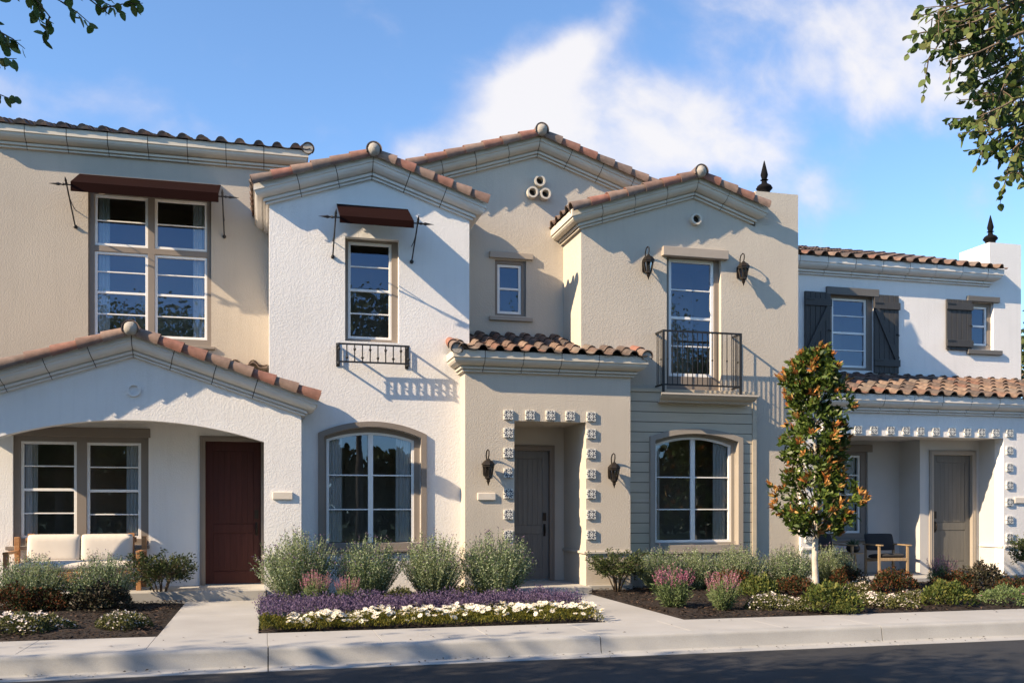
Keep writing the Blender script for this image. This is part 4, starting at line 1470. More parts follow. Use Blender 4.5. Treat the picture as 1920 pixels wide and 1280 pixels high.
def lantern_proto():
    r = empty('wall_lantern', (0, 0, 0), '', 'lantern', 'bronze coach lanterns on the tan walls')
    mb = MB()
    mb.panel([(-.05, -.12), (.05, -.12), (.06, -.08), (.06, .09), (.0, .15), (-.06, .09), (-.06, -.08)], [], -.02, .003)
    mb.build('back_plate', M['bronze'], r, bevel=.004, local=True)
    mb = MB()
    mb.tube([(0, -.012, .06), (.0, -.03, .15), (-.012, -.05, .24), (-.01, -.085, .30), (0, -.13, .325), (.012, -.165, .30), (.01, -.175, .24), (0, -.165, .165)], .0115, 8)
    mb.tube([(0, -.02, -.02), (0, -.06, -.06), (0, -.11, -.13), (0, -.16, -.185)], .008, 8)
    mb.build('scroll_arm', M['bronze'], r, smooth=True, local=True)
    c = (0, -.165, 0)
    mb = MB()
    mb.lathe([(.012, .175), (.03, .165), (.036, .15), (.055, .14), (.085, .12), (.118, .075), (.121, .062), (.105, .056), (.105, .03), (.096, .022)], c, 8)
    mb.lathe([(.058, -.135), (.062, -.145), (.062, -.165), (.04, -.18), (.028, -.20), (.036, -.212), (.02, -.235), (.004, -.29)], c, 8)
    for k in range(8):
        a = 2 * pi * k / 8
        mb.bar((.094 * math.cos(a), -.165 + .094 * math.sin(a), .04), (.057 * math.cos(a), -.165 + .057 * math.sin(a), -.14), .017)
    mb.build('cage', M['bronze'], r, local=True)
    mb = MB()
    mb.lathe([(.078, .05), (.05, -.134)], c, 8)
    mb.build('lantern_glass', M['lamp_glass'], r, local=True)
    mb = MB()
    mb.lathe([(.014, -.135), (.014, -.03), (.009, -.02), (.004, 0)], c, 8)
    mb.build('candle', M['bronze'], r, local=True)
    return r


lp = lantern_proto()
spots = [(914.5, 878, YE, 'bronze coach lantern above the stone plaque beside the recessed charcoal door'),
         (1150, 884, YE, 'bronze coach lantern on the entry block between recessed door and siding'),
         (1214, 495, YF, 'bronze coach lantern under the gable shadow, beside the window on the entry roof side'),
         (1392, 507, YF, 'bronze coach lantern high on the tan wall next to the end block with the spire')]
for i, (u, v, y, lab) in enumerate(spots):
    loc = (X(u, y - .12), y, Z(u, v, y - .16))
    if i == 0:
        lp.location = loc
        lp['label'] = lab
    else:
        dup(lp, loc, label=lab)

for u, v, y, lab in ((530, 929, YP1, 'blank stone plaque on the white porch pier'), (912, 930.5, YE, 'blank stone plaque under the lantern by the recessed charcoal door'),
                     (1913, 937.5, YCP, 'blank stone plaque beside the flower tiles of the white porch')):
    mb = MB()
    x, z = X(u, y), Z(u, v, y)
    mb.box(x - .16, x + .16, y - .035, y + .003, z - .062, z + .062)
    o = mb.build('address_plaque', M['plate'], None, bevel=.01)
    tag(o, lab, 'plaque', 'stone address plaques')


# ------------------------------------------------------------------ porch furniture
def soft(mb_or_obj, lev=2):
    md = mb_or_obj.modifiers.new('soft', 'SUBSURF')
    md.levels = md.render_levels = lev


def cushion(name, c, ax, ay, az, mat, parent, puff=1.0, wr=0.012):
    """stuffed cushion: a gridded box pinched at its edges and creased"""
    nx, nz = 14, 10
    c, ax, ay, az = map(Vector, (c, ax, ay, az))
    mb = MB()
    vs, fs = [], []
    idx = {}
    for s in (-1, 1):
        for i in range(nx + 1):
            for j in range(nz + 1):
                a, b = 2 * i / nx - 1, 2 * j / nz - 1
                ed = (1 - abs(a) ** 5) * (1 - abs(b) ** 5)
                th = .42 + .58 * ed ** .5 * puff
                w = wr * math.sin(a * 23 + s) * max(0, b) ** 2 * (1 if s < 0 else .2) * ed
                corner = 1 - .035 * (abs(a) ** 8) * (abs(b) ** 8)
                idx[(s, i, j)] = len(vs)
                vs.append(c + ax * a * corner + az * b * corner + ay * s * th + ay.normalized() * w)
    for s in (-1, 1):
        for i in range(nx):
            for j in range(nz):
                q = (idx[(s, i, j)], idx[(s, i + 1, j)], idx[(s, i + 1, j + 1)], idx[(s, i, j + 1)])
                fs.append(q if s < 0 else q[::-1])
    for i in range(nx):
        for j in (0, nz):
            fs.append((idx[(-1, i, j)], idx[(1, i, j)], idx[(1, i + 1, j)], idx[(-1, i + 1, j)]))
    for j in range(nz):
        for i in (0, nx):
            fs.append((idx[(-1, i, j)], idx[(-1, i, j + 1)], idx[(1, i, j + 1)], idx[(1, i, j)]))
    mb.add(vs, fs)
    o = mb.build(name, mat, parent, smooth='all', recalc=True)
    soft(o, 1)
    return o


S = empty('garden_sofa', (-2.93, 16.45, .155), 'teak sofa with cream cushions on the arched white porch', 'sofa')
s0x, s1x, sy0, sy1, fz = -3.93, -1.93, 16.19, 16.985, .155
for xx in (s0x, s1x - .075):
    for ya, yb_, zt_q in ((sy0, sy0 + .075, .745), (sy1 - .10, sy1 - .02, 1.0)):
        mb = MB()
        mb.box(xx, xx + .075, ya, yb_, fz, zt_q)
        mb.build('leg', M['wood'], S, bevel=.006)
for xx in (s0x - .004, s1x - .079):
    mb = MB()
    mb.box(xx, xx + .083, sy0 - .01, sy1 - .101, .746, .785)
    mb.build('armrest', M['wood'], S, bevel=.006)
mb = MB()
mb.box(s0x + .08, s1x - .08, sy0 + .01, sy0 + .05, .30, .47)
mb.box(s0x + .08, s1x - .08, sy1 - .08, sy1 - .04, .30, .47)
for i in range(11):
    mb.box(s0x + .1 + i * .165, s0x + .2 + i * .165, sy0 + .051, sy1 - .081, .43, .45)
mb.build('seat_frame', M['wood'], S, bevel=.005)
mb = MB()
for xx in (s0x + .2, s1x - .28):
    mb.obox((xx + .04 if xx < -3 else xx + .04, sy1 - .07, .78), (.05, 0, 0), (0, .03, 0), (0, .05, .27))
mb.box(s0x + .16, s1x - .16, sy1 - .05, sy1 - .012, .90, .985)
mb.box(s0x + .16, s1x - .16, sy1 - .05, sy1 - .012, .62, .70)
mb.build('back_frame', M['wood'], S, bevel=.005)
cushion('seat_cushion', ((s0x + s1x) / 2, sy0 + .37, .545), ((s1x - s0x) / 2 - .085, 0, 0), (0, 0, -.085), (0, .345, 0), M['cushion'], S, wr=.0)
for k in (0, 1):
    xc = s0x + .60 + k * .80
    cushion('back_cushion', (xc, sy1 - .155, .825), (.40, 0, 0), (0, .085, .02), (0, .04, .215), M['cushion'], S, wr=.010)


def chair(loc, rz, label):
    r = empty('lounge_chair', loc, label, 'chair', 'oak lounge chairs on the covered porch', rz)
    for x in (-.30, .30):
        for y, h in ((-.30, .60), (.26, .60)):
            mb = MB()
            mb.box(x - .022, x + .022, y - .022, y + .022, 0, h)
            mb.build('leg', M['oak'], r, bevel=.004, local=True)
    for x in (-.30, .30):
        mb = MB()
        mb.box(x - .033, x + .033, -.42, .34, .601, .628)
        mb.build('armrest', M['oak'], r, bevel=.005, local=True)
    mb = MB()
    mb.box(-.277, .277, -.32, -.285, .30, .36)
    mb.box(-.277, .277, .245, .28, .26, .32)
    for x in (-.262, .262):
        mb.box(x - .012, x + .012, -.284, .244, .29, .335)
    mb.build('seat_frame', M['oak'], r, bevel=.004, local=True)
    o = cushion('seat_cushion', (0, -.02, .385), (.265, 0, 0), (0, .0, -.05), (0, .29, -.02), M['seat'], None, wr=0)
    o.parent = r
    o = cushion('back_cushion', (0, .27, .66), (.31, 0, 0), (0, .05, .018), (0, .055, .17), M['seat'], None, wr=.004)
    o.parent = r
    return r


x, y = X(1661, 16.95), 16.95
chair((x, y, .098), math.radians(-8), 'oak lounge chair with charcoal cushions, the one standing clear near the grey door')
x2 = X(1556, 17.05)
chair((x2, 17.05, .098), math.radians(10), 'oak lounge chair with charcoal cushions, half hidden behind the magnolia trunk')
T = empty('side_table', (X(1598, 16.95), 16.95, .098), 'small oak side table between the two lounge chairs', 'table')
mb = MB()
mb.lathe([(.20, .44), (.215, .445), (.215, .462), (.20, .467)], (0, 0, 0), 24)
mb.build('table_top', M['oak'], T, smooth=True, local=True)
for k in range(3):
    a = 2 * pi * k / 3 + .4
    mb = MB()
    mb.tube([(.10 * math.cos(a), .10 * math.sin(a), .44), (.19 * math.cos(a), .19 * math.sin(a), 0)], [.016, .011], 8)
    mb.build('leg', M['oak'], T, smooth=True, local=True)
P = empty('potted_plant', T.location + Vector((.0, -.03, .467)), 'spiky agave in a round black bowl on the side table', 'plant')
mb = MB()
mb.lathe([(.07, 0), (.11, .02), (.135, .07), (.13, .12), (.105, .15), (.095, .152), (.09, .135)], (0, 0, 0), 20)
mb.build('planter', M['pot'], P, smooth=True, local=True)
n = 34
aa = rng.uniform(0, 2 * pi, n)
el = rng.uniform(.25, 1.45, n)
D = np.stack([np.cos(aa) * np.cos(el), np.sin(aa) * np.cos(el), np.sin(el)], 1)
leaf_mesh('leaves', np.array([[0, 0, .13]]).repeat(n, 0) + D * .01, D, rng.uniform(.13, .2, n), .028, M['succ'], P, fold=.3)

# ------------------------------------------------------------------ ground, street, paths
def slab(name, mat, boxes, kind='structure', bevel=.008):
    mb = MB()
    for b in boxes:
        mb.box(*b)
    o = mb.build(name, mat, None, bevel=bevel)
    tag(o, kind=kind)
    return o


mb = MB()
mb.add([(-160, -160, -.40), (200, -160, -.40), (200, 240, -.40), (-160, 240, -.40)], [(0, 1, 2, 3)])
tag(mb.build('ground', M['soil']), kind='structure')
mb = MB()
mb.add([(-60, 4.2, -.195), (70, 4.2, -.195), (70, 10.2, -.195), (-60, 10.2, -.195)], [(0, 1, 2, 3)])
tag(mb.build('road', M['asphalt']), kind='structure')
g = .0022
j0 = -1.222
sb = []
for k in range(-18, 34):
    sb.append((j0 + k * 1.235 + g, j0 + (k + 1) * 1.235 - g, 10.615, 11.64, -.12, 0))
slab('sidewalk', M['concrete'], sb, bevel=.003)
mb = MB()
prof = [(10.605, -.36), (10.605, 0), (10.46, 0.0), (10.437, -.005), (10.420, -.020), (10.412, -.04), (10.392, -.172), (10.382, -.186), (10.366, -.192), (10.10, -.184), (10.085, -.19), (10.085, -.36)]
k = -8
while k < 12:
    xa, xb = .02 + k * 3.72 + .006, .02 + (k + 1) * 3.72 - .006
    n = len(prof)
    vs = [(xa, y, z) for y, z in prof] + [(xb, y, z) for y, z in prof]
    mb.add(vs, [(i, i + 1, n + i + 1, n + i) for i in range(n - 1)] + [tuple(range(n))[::-1], tuple(range(n, 2 * n))])
    k += 1
tag(mb.build('curb', M['curb'], None, smooth=True), kind='structure')
slab('path', M['concrete'], [(-1.217, -.085, 11.655, 13.7, -.12, -.002), (-1.217, -.085, 13.712, 15.775, -.12, -.002),
                             (4.29, 5.36, 11.655, 13.6, -.12, -.002), (4.29, 5.36, 13.612, 15.715, -.12, -.002),
                             (13.35, 14.5, 11.655, 13.8, -.12, -.002), (13.35, 14.5, 13.812, 16.04, -.12, -.002)])


def bed(x0, x1, y0, y1, name='garden_bed'):
    nx, ny = max(6, int((x1 - x0) / .12)), max(6, int((y1 - y0) / .12))
    vs, fs = [], []
    for j in range(ny + 1):
        for i in range(nx + 1):
            x, y = x0 + (x1 - x0) * i / nx, y0 + (y1 - y0) * j / ny
            e = min(i, nx - i, j, ny - j)
            z = -.03 if e == 0 else (-.005 if e == 1 else .018 + .018 * math.sin(x * 3.1 + y * 2) * math.sin(y * 4.3 - x) + random.uniform(-.008, .008))
            vs.append((x, y, z))
    for j in range(ny):
        for i in range(nx):
            a = j * (nx + 1) + i
            fs.append((a, a + 1, a + nx + 2, a + nx + 1))
    mb = MB()
    mb.add(vs, fs)
    tag(mb.build(name, M['soil'], None, smooth='all'), kind='structure')
    n = int((x1 - x0) * (y1 - y0) * 420)
    P = np.stack([rng.uniform(x0 + .03, x1 - .03, n), rng.uniform(y0 + .03, y1 - .03, n), rng.uniform(.0, .045, n)], 1)
    a = rng.uniform(0, 2 * pi, n)
    D = np.stack([np.cos(a), np.sin(a), rng.uniform(-.25, .35, n)], 1)
    D /= np.linalg.norm(D, axis=1, keepdims=True)
    N = np.stack([rng.normal(0, .3, n), rng.normal(0, .3, n), np.ones(n)], 1)
    o = leaf_mesh('bark_mulch', P, D, rng.uniform(.03, .09, n), rng.uniform(.012, .03, n), M['chip'], None, N=N)
    tag(o, kind='stuff')


bed(-9, -1.217, 11.655, 15.775)
bed(-.085, 4.29, 11.655, YF)
bed(5.36, 13.35, 11.655, YF)
bed(14.5, 19, 11.655, YCP)
mb = MB()
mb.add([(-60, -90, -.02), (70, -90, -.02), (70, 4.05, -.02), (-60, 4.05, -.02)], [(0, 1, 2, 3)])
tag(mb.build('lawn', M['lawn']), kind='structure')
slab('kerb', M['curb'], [(-60, 70, 4.06, 4.199, -.39, -.01)])


n = 260
xs = rng.uniform(-4, 13, n)
ys = np.where(rng.uniform(0, 1, n) < .72, rng.uniform(10.10, 10.36, n), rng.uniform(10.5, 11.6, n))
zs__ = np.where(ys < 10.4, -.176, .006)
aa = rng.uniform(0, 2 * pi, n)
D = np.stack([np.cos(aa), np.sin(aa), rng.uniform(0, .25, n)], 1)
D /= np.linalg.norm(D, axis=1, keepdims=True)
o = leaf_mesh('fallen_leaves', np.stack([xs, ys, zs__], 1), D, rng.uniform(.02, .05, n), rng.uniform(.012, .028, n), M['chip'], None, N=np.stack([rng.normal(0, .25, n), rng.normal(0, .25, n), np.ones(n)], 1))
tag(o, 'dry fallen leaves in the gutter', 'leaves', None, 'stuff')

# ------------------------------------------------------------------ planting
def unit(D):
    return D / (np.linalg.norm(D, axis=1, keepdims=True) + 1e-9)


def fan_shrub(name, h, w, label, cat, group, stems=330, leaf=M['lav'], tipm=M['lav_tip'], tips=.45, leafL=.05, leafW=.013, per=26, seed=1, tipn=3):
    """many upright stems fanning from a crown, set with narrow leaves"""
    global rng
    rng = np.random.default_rng(seed)
    r = empty(name, (0, 0, 0), label, cat, group)
    a = rng.uniform(0, 2 * pi, stems)
    q = np.sqrt(rng.uniform(0, 1, stems))
    lump = 1 + .10 * np.sin(a * 3 + seed) + .07 * np.sin(a * 5 + seed * 2)
    H = h * (1 - .40 * q ** 2.6) * rng.uniform(.72, 1.12, stems) * (1 + .06 * np.sin(a * 4 + seed * 3))
    out = q * w / 2 * rng.uniform(.80, 1.10, stems) * lump
    b = np.stack([np.cos(a) * q * w * .16, np.sin(a) * q * w * .16, np.zeros(stems)], 1)
    t = np.stack([np.cos(a) * out, np.sin(a) * out, H], 1)
    t[:, :2] += rng.normal(0, .03 * w, (stems, 2))
    m = np.stack([np.cos(a) * out * .72, np.sin(a) * out * .72, H * .52], 1)
    Ps, Ds = [], []
    for k in range(per):
        f = (.10 + .9 * (k + rng.uniform(0, 1, stems)) / per)[:, None]
        p = (1 - f) ** 2 * b + 2 * f * (1 - f) * m + f ** 2 * t
        tg = unit(2 * (1 - f) * (m - b) + 2 * f * (t - m))
        d = unit(tg * .6 + rng.normal(0, .6, (stems, 3)))
        Ps.append(p)
        Ds.append(d)
    P, D = np.concatenate(Ps), np.concatenate(Ds)
    n = len(P)
    leaf_mesh('foliage', P, D, rng.uniform(.7, 1.25, n) * leafL, leafW, leaf, r)
    # stems as thin strips
    mb = MB()
    for i in range(0, stems, 2):
        pts = [tuple((1 - f) ** 2 * b[i] + 2 * f * (1 - f) * m[i] + f ** 2 * t[i]) for f in (0, .35, .7, 1)]
        mb.tube(pts, [.005, .004, .003, .0015], 3, cap=False)
    mb.build('stem', M['lav_stem'], r, local=True)
    if tips:
        sel = rng.uniform(0, 1, stems) < tips
        tp, td = t[sel], unit(t[sel] - m[sel])
        TP = np.concatenate([tp + td * (.012 * k) + rng.normal(0, .006, tp.shape) for k in range(tipn)])
        TD = unit(np.concatenate([td] * tipn) * .6 + rng.normal(0, .6, TP.shape))
        leaf_mesh('blossom', TP, TD, .024, .014, tipm, r)
    return r


def spike_clump(name, h, w, label, cat, group, seed, stems=64, mat=M['pink'], frac=.34):
    global rng
    r = fan_shrub(name, h * .64, w * .95, label, cat, group, stems=170, leaf=M['salvia'], tips=0, leafL=.06, leafW=.012, per=16, seed=seed)
    a = rng.uniform(0, 2 * pi, stems)
    q = np.sqrt(rng.uniform(0, 1, stems))
    H = h * rng.uniform(.78, 1.06, stems) * (1 - .18 * q)
    t = np.stack([np.cos(a) * q * w * .52, np.sin(a) * q * w * .52, H], 1)
    b = np.stack([np.cos(a) * q * w * .2, np.sin(a) * q * w * .2, H * .1], 1)
    Ps, Ds = [], []
    d0 = unit(t - b)
    L = np.linalg.norm(t - b, axis=1)[:, None]
    for k in range(13):
        p = t - d0 * L * frac * (1 - k / 12) + rng.normal(0, .004, t.shape)
        Ps.append(p)
        Ds.append(unit(d0 * .75 + rng.normal(0, .7, t.shape)))
    P = np.concatenate(Ps)
    leaf_mesh('blossom', P, np.concatenate(Ds), .021, .012, mat, r)
    mb = MB()
    for i in range(stems):
        mb.tube([tuple(b[i]), tuple(t[i])], [.003, .0015], 3, cap=False)
    mb.build('flower_stem', M['lav_stem'], r, local=True)
    return r


def mound(name, h, w, label, cat, group, seed, leaf, n=1500, leafL=.05, leafW=.026, flower=None, nf=0, fr=.016, d=None, tipleaf=None, ntip=0, up=.5):
    """low cushion of leaves, optionally starred with small flowers"""
    global rng
    rng = np.random.default_rng(seed)
    r = empty(name, (0, 0, 0), label, cat, group)
    d = d or w

    def pts(k, shell):
        a = rng.uniform(0, 2 * pi, k)
        q = np.sqrt(rng.uniform(0, 1, k))
        ph = rng.uniform(0, 6.28, 3)
        lump = 1 + .18 * np.sin(a * 3 + ph[0]) + .10 * np.sin(a * 5 + ph[1])
        x, y = np.cos(a) * q * w / 2 * lump, np.sin(a) * q * d / 2 * lump
        top = h * np.sqrt(np.clip(1 - q ** 2.2, .02, 1)) * (1 + .22 * np.sin(x * 14 / w * 1.3 + ph[2]) * np.cos(y * 11 / w))
        z = top * (rng.uniform(.25, 1, k) ** .5 if not shell else rng.uniform(.9, 1.08, k))
        return np.stack([x, y, z], 1)
    P = pts(n, False)
    D = unit(P * np.array([1.2, 1.2, .3]) / w + np.array([0, 0, up]) + rng.normal(0, .5, P.shape))
    leaf_mesh('foliage', P, D, rng.uniform(.7, 1.3, n) * leafL, leafW, leaf, r)
    if tipleaf is not None:
        P = pts(ntip, True)
        D = unit(np.array([0, 0, .8]) + rng.normal(0, .6, P.shape))
        leaf_mesh('young_leaves', P, D, leafL, leafW, tipleaf, r)
    if flower is not None:
        C = pts(nf, True)
        C[:, 2] += .012
        Ps, Ds, Ns = [], [], []
        k = 6
        tilt = rng.normal(0, .35, (nf, 3)) + np.array([0, -.25, 1])
        tilt = unit(tilt)
        e1 = unit(np.cross(tilt, np.array([1.0, 0, 0]) + rng.normal(0, .2, (nf, 3))))
        e2 = np.cross(tilt, e1)
        for i in range(k):
            an = 2 * pi * i / k
            Ps.append(C)
            Ds.append(unit(e1 * math.cos(an) + e2 * math.sin(an) + tilt * .15))
            Ns.append(tilt)
        leaf_mesh('blossom', np.concatenate(Ps), np.concatenate(Ds), fr * rng.uniform(.8, 1.2, nf * k), fr * .8, flower, r, fold=.0, N=np.concatenate(Ns))
    return r


def branch_shrub(name, h, w, label, cat, group, seed, leaf, stems=7, base=.32):
    """open multi-stemmed shrub with leaf rosettes at the branch ends"""
    global rng
    rng = np.random.default_rng(seed)
    r = empty(name, (0, 0, 0), label, cat, group)
    mb = MB()
    ends = []
    for i in range(stems):
        a = 2 * pi * i / stems + rng.uniform(-.3, .3)
        o = rng.uniform(.12, .32) * w
        p0 = Vector((.03 * math.cos(a), .03 * math.sin(a), 0))
        p1 = Vector((o * .55 * math.cos(a), o * .55 * math.sin(a), h * base))
        p2 = Vector((o * math.cos(a), o * math.sin(a), h * rng.uniform(.5, .62)))
        mb.tube([p0, p1, p2], [.016, .012, .007], 6)
        for j in range(15):
            aa = a + rng.uniform(-1.3, 1.3)
            q = rng.uniform(.25, 1)
            f = rng.uniform(.2, 1)
            s = p1.lerp(p2, f)
            rad = rng.uniform(.2, .52) * w
            e = Vector((rad * math.cos(aa), rad * math.sin(aa), h * (rng.uniform(.45, 1.0) * (1 - .3 * (rad / w) ** 2))))
            mid = s.lerp(e, .5) + Vector((0, 0, -.03))
            mb.tube([s, mid, e], [.006, .0045, .003], 5, cap=False)
            ends.append((e, (e - mid).normalized()))
            e2 = s.lerp(e, .62) + Vector(rng.normal(0, .05 * w, 3))
            ends.append((e2, (e2 - s).normalized()))
    mb.build('stem', M['twig'], r, local=True, smooth='all')
    Ps, Ds = [], []
    for e, d in ends:
        k = 20
        p = np.array(e)[None] + rng.normal(0, .028, (k, 3))
        dd = unit(np.array(d)[None] * .6 + np.array([0, 0, .35]) + rng.normal(0, .65, (k, 3)))
        Ps.append(p)
        Ds.append(dd)
    P = np.concatenate(Ps)
    leaf_mesh('foliage', P, np.concatenate(Ds), rng.uniform(.04, .07, len(P)), .022, leaf, r)
    return r


def place(proto, lst):
    for i, (x, y, sc, rz, lab) in enumerate(lst):
        if i == 0:
            proto.location = (x, y, .01)
            proto.scale = (sc, sc, sc) if not isinstance(sc, tuple) else sc
            proto.rotation_euler = (0, 0, rz)
            proto['label'] = lab
        else:
            dup(proto, (x, y, .01), rz, sc, lab)


GL = 'grey green lavender shrubs along the houses'
L1 = fan_shrub('lavender_shrub', 1.0, 1.22, '', 'shrub', GL, seed=3, stems=560, leafL=.036, leafW=.015, per=34)
L2 = fan_shrub('lavender_shrub', 1.0, 1.22, '', 'shrub', GL, seed=4, stems=500, leafL=.038, leafW=.015, per=34)
y_ = 15.30
place(L1, [(X(558, y_), y_, (1.06, 1, 1.02), .3, 'full grey green lavender shrub at the porch pier, behind the pink salvia'),
           (X(812, y_), y_, (.98, .95, .96), 2.1, 'grey green lavender shrub below the bay window, next to the tan entry block'),
           (X(190, 15.0), 15.0, (.92, .85, .74), 1.2, 'lavender shrub in front of the sofa seat, beside the dark open shrub'),
           (X(1385, 15.4), 15.4, (.90, .85, .74), 4.0, 'lavender shrub below the right end of the siding panel'),
           (X(1240, 15.65), 15.65, (.80, .75, .70), 5.2, 'lavender shrub at the foot of the siding beside the entry block corner')])
place(L2, [(X(690, y_), y_, (1.0, .95, .93), 1.0, 'grey green lavender shrub under the middle of the white bay window'),
           (X(934, 15.1), 15.1, (1.08, 1, 1.0), 3.3, 'grey green lavender shrub guarding the entry path, before the recessed door'),
           (X(58, 15.05), 15.05, (.95, .85, .74), .2, 'lavender shrub before the window end of the sofa, above red foliage'),
           (X(1305, 15.7), 15.7, (.88, .8, .70), 2.4, 'lavender shrub centred below the arched window in the siding'),
           (X(1478, 15.2), 15.2, (.88, .85, .74), .9, 'lavender shrub just before the magnolia trunk, on the siding side'),
           (X(1552, 15.6), 15.5, (.84, .8, .72), 3.9, 'lavender shrub behind the magnolia trunk, by the porch pier')])

S1 = spike_clump('salvia_clump', .68, .55, '', 'flower', 'pink flowering salvia clumps', 21)
place(S1, [(X(590, 14.5), 14.35, .86, 0, 'pink salvia clump before the first lavender shrub by the porch pier'),
           (X(649, 14.5), 14.3, .74, 2, 'smaller pink salvia clump between two lavender shrubs of the middle bed'),
           (G(1262, 1140)[0], G(1262, 1140)[1], (1.12, 1.12, .98), 1, 'broad pink salvia clump at the edge of the entry path'),
           (G(1356, 1145)[0], G(1356, 1145)[1], .93, 4, 'pink salvia clump beside the white groundcover in the mulch bed'),
           (G(1765, 1104)[0], G(1765, 1104)[1], .95, 5, 'pale pink salvia clump before the white house door')])

DS = branch_shrub('dark_shrub', .98, 1.0, '', 'shrub', 'dark leafy multi-stem shrubs', 31, M['dark_leaf'])
place(DS, [(G(303, 1127)[0], G(303, 1127)[1], (1.02, .95, .80), 0, 'dark multi-stem shrub beside the path to the oxblood door'),
           (X(1157, 15.45), 15.45, (1.0, .9, .76), 2.0, 'dark multi-stem shrub against the corner of the tan entry block'),
           (X(1946, 15.6), 15.6, .98, 1.0, 'dark shrub standing before the outer pier of the white porch')])

WF = mound('flower_patch', .20, .95, '', 'flowers', 'low white flowering groundcover patches', 41, M['olive'], n=3300, leafL=.042, leafW=.02, flower=M['blush'], nf=400, fr=.0155, d=.75)
place(WF, [(G(45, 1186)[0] - .05, G(45, 1186)[1], (1.05, 1, 1), 0, 'white flowering patch at the sidewalk below the red foliage'),
           (G(228, 1178)[0], G(228, 1178)[1], (.78, .8, .85), 2, 'small white flowering patch beside the path to the oxblood door'),
           (G(1445, 1142)[0], G(1445, 1142)[1], (.98, 1, .95), 1, 'white flowering patch next to the pink salvia at the sidewalk'),
           (G(1510, 1146)[0], G(1510, 1146)[1], (.6, .7, .8), 3, 'narrow white flowering patch below the magnolia'),
           (G(1620, 1112)[0], G(1620, 1112)[1], (.95, .8, .9), 4, 'white flowering patch in front of the oak chair'),
           (G(1648, 1137)[0], G(1648, 1137)[1], (1.05, .8, .85), 5, 'white flowering patch between the two lime shrubs, magnolia side'),
           (G(1722, 1132)[0], G(1722, 1132)[1], (.8, .8, .85), 2.5, 'white flowering patch touching the lime shrub below the door')])

RU = mound('rust_shrub', .37, .76, '', 'shrub', 'low shrubs with rust red foliage', 51, M['rust'], n=2600, leafL=.05, leafW=.02)
place(RU, [(G(22, 1150)[0], G(22, 1150)[1] + .1, (1.15, 1.1, 1.0), 0, 'rust red shrub below the lavender at the sofa end'),
           (G(85, 1148)[0], G(85, 1148)[1] + .1, (.75, .8, .8), 2, 'dark rust shrub between two lavenders before the sofa'),
           (G(1376, 1112)[0], G(1376, 1112)[1], (1, 1, 1.0), 1, 'rust red shrub behind the pink salvia under the siding'),
           (G(1492, 1117)[0], G(1492, 1117)[1], (.95, .9, .8), 3, 'rust red shrub at the foot of the magnolia trunk'),
           (G(1588, 1106)[0], G(1588, 1106)[1], (.85, .85, 1.05), 2.2, 'rust red shrub below the side table'),
           (G(1674, 1117)[0], G(1674, 1117)[1], (1.15, 1.0, 1.15), 4, 'big rust shrub directly before the free-standing oak chair'),
           (G(1795, 1112)[0], G(1795, 1112)[1], (1.0, 1.0, .95), 5, 'dark rust shrub before the charcoal door of the white house'),
           (G(1905, 1122)[0], G(1905, 1122)[1], (1.0, .9, .85), .5, 'rust shrub at the path to the white house')])

LM = mound('lime_shrub', .36, .72, '', 'shrub', 'yellow green low shrubs', 61, M['lime'], n=1500, leafL=.06, leafW=.03, up=.9)
place(LM, [(G(1425, 1122)[0], G(1425, 1122)[1], (.9, .9, .95), 0, 'yellow green shrub between pink salvia and white patch'),
           (G(1553, 1146)[0], G(1553, 1146)[1], (1.2, 1.1, 1.0), 1, 'broad yellow green shrub at the sidewalk below the magnolia'),
           (G(1773, 1136)[0], G(1773, 1136)[1], (1.02, 1, .92), 3, 'yellow green shrub at the sidewalk below the salvia of the white house'),
           (G(1625, 1150)[0] - .35, G(1600, 1150)[1], (.5, .5, .4), 3, 'tiny yellow green tuft at the sidewalk beside the white patch')])
BS = mound('bronze_shrub', .48, .78, 'dark plum-leaved rounded shrub by the pier of the white porch', 'shrub', None, 71, island_mat('plum foliage', [(.03, .035, .018), (.05, .035, .025), (.022, .028, .014)], .6),
           n=2200, leafL=.06, leafW=.03)
x, y = G(1842, 1113)
BS.location = (x, y, .01)
BS['label'] = 'dark plum-leaved rounded shrub by the outer pier of the white porch'
BS['group'] = 'dark plum-leaved shrubs'
dup(BS, (G(192, 1146)[0], G(192, 1146)[1], .01), 1.2, (1.12, .9, .80), 'dark plum-leaved shrub standing in for the shadow under the lavender before the sofa seat')  # near-black leaves put in for the dark shadow under the lavender
TH_ = mound('sage_mound', .26, .9, 'low grey sage mound at the sidewalk near the path to the white house', 'shrub', None, 72, M['salvia'], n=1800, leafL=.05, leafW=.018, flower=M['pink'], nf=16, fr=.02)
x, y = G(1893, 1134)
TH_.location = (x, y, .01)
OM = mound('olive_mound', .20, .45, '', 'shrub', 'little olive mounds in the mulch', 73, M['olive'], n=800, leafL=.045, leafW=.02)
place(OM, [(G(133, 1138)[0], G(133, 1138)[1], 1, 0, 'little olive mound between the two sofa-side lavenders'),
           (X(872, 14.9), 14.9, 1.1, 1, 'little olive mound between the two lavenders beside the entry path'),
           (X(752, 14.9), 14.9, 1.0, 2, 'little olive mound under the bay window sill')])

# lavender ribbon and daisies in the middle bed
rng = np.random.default_rng(81)


def ribbon_y(x, f):
    """front edge wobble"""
    return .05 * np.sin(x * 2.1 + f) + .03 * np.sin(x * 5.3 + f * 2)


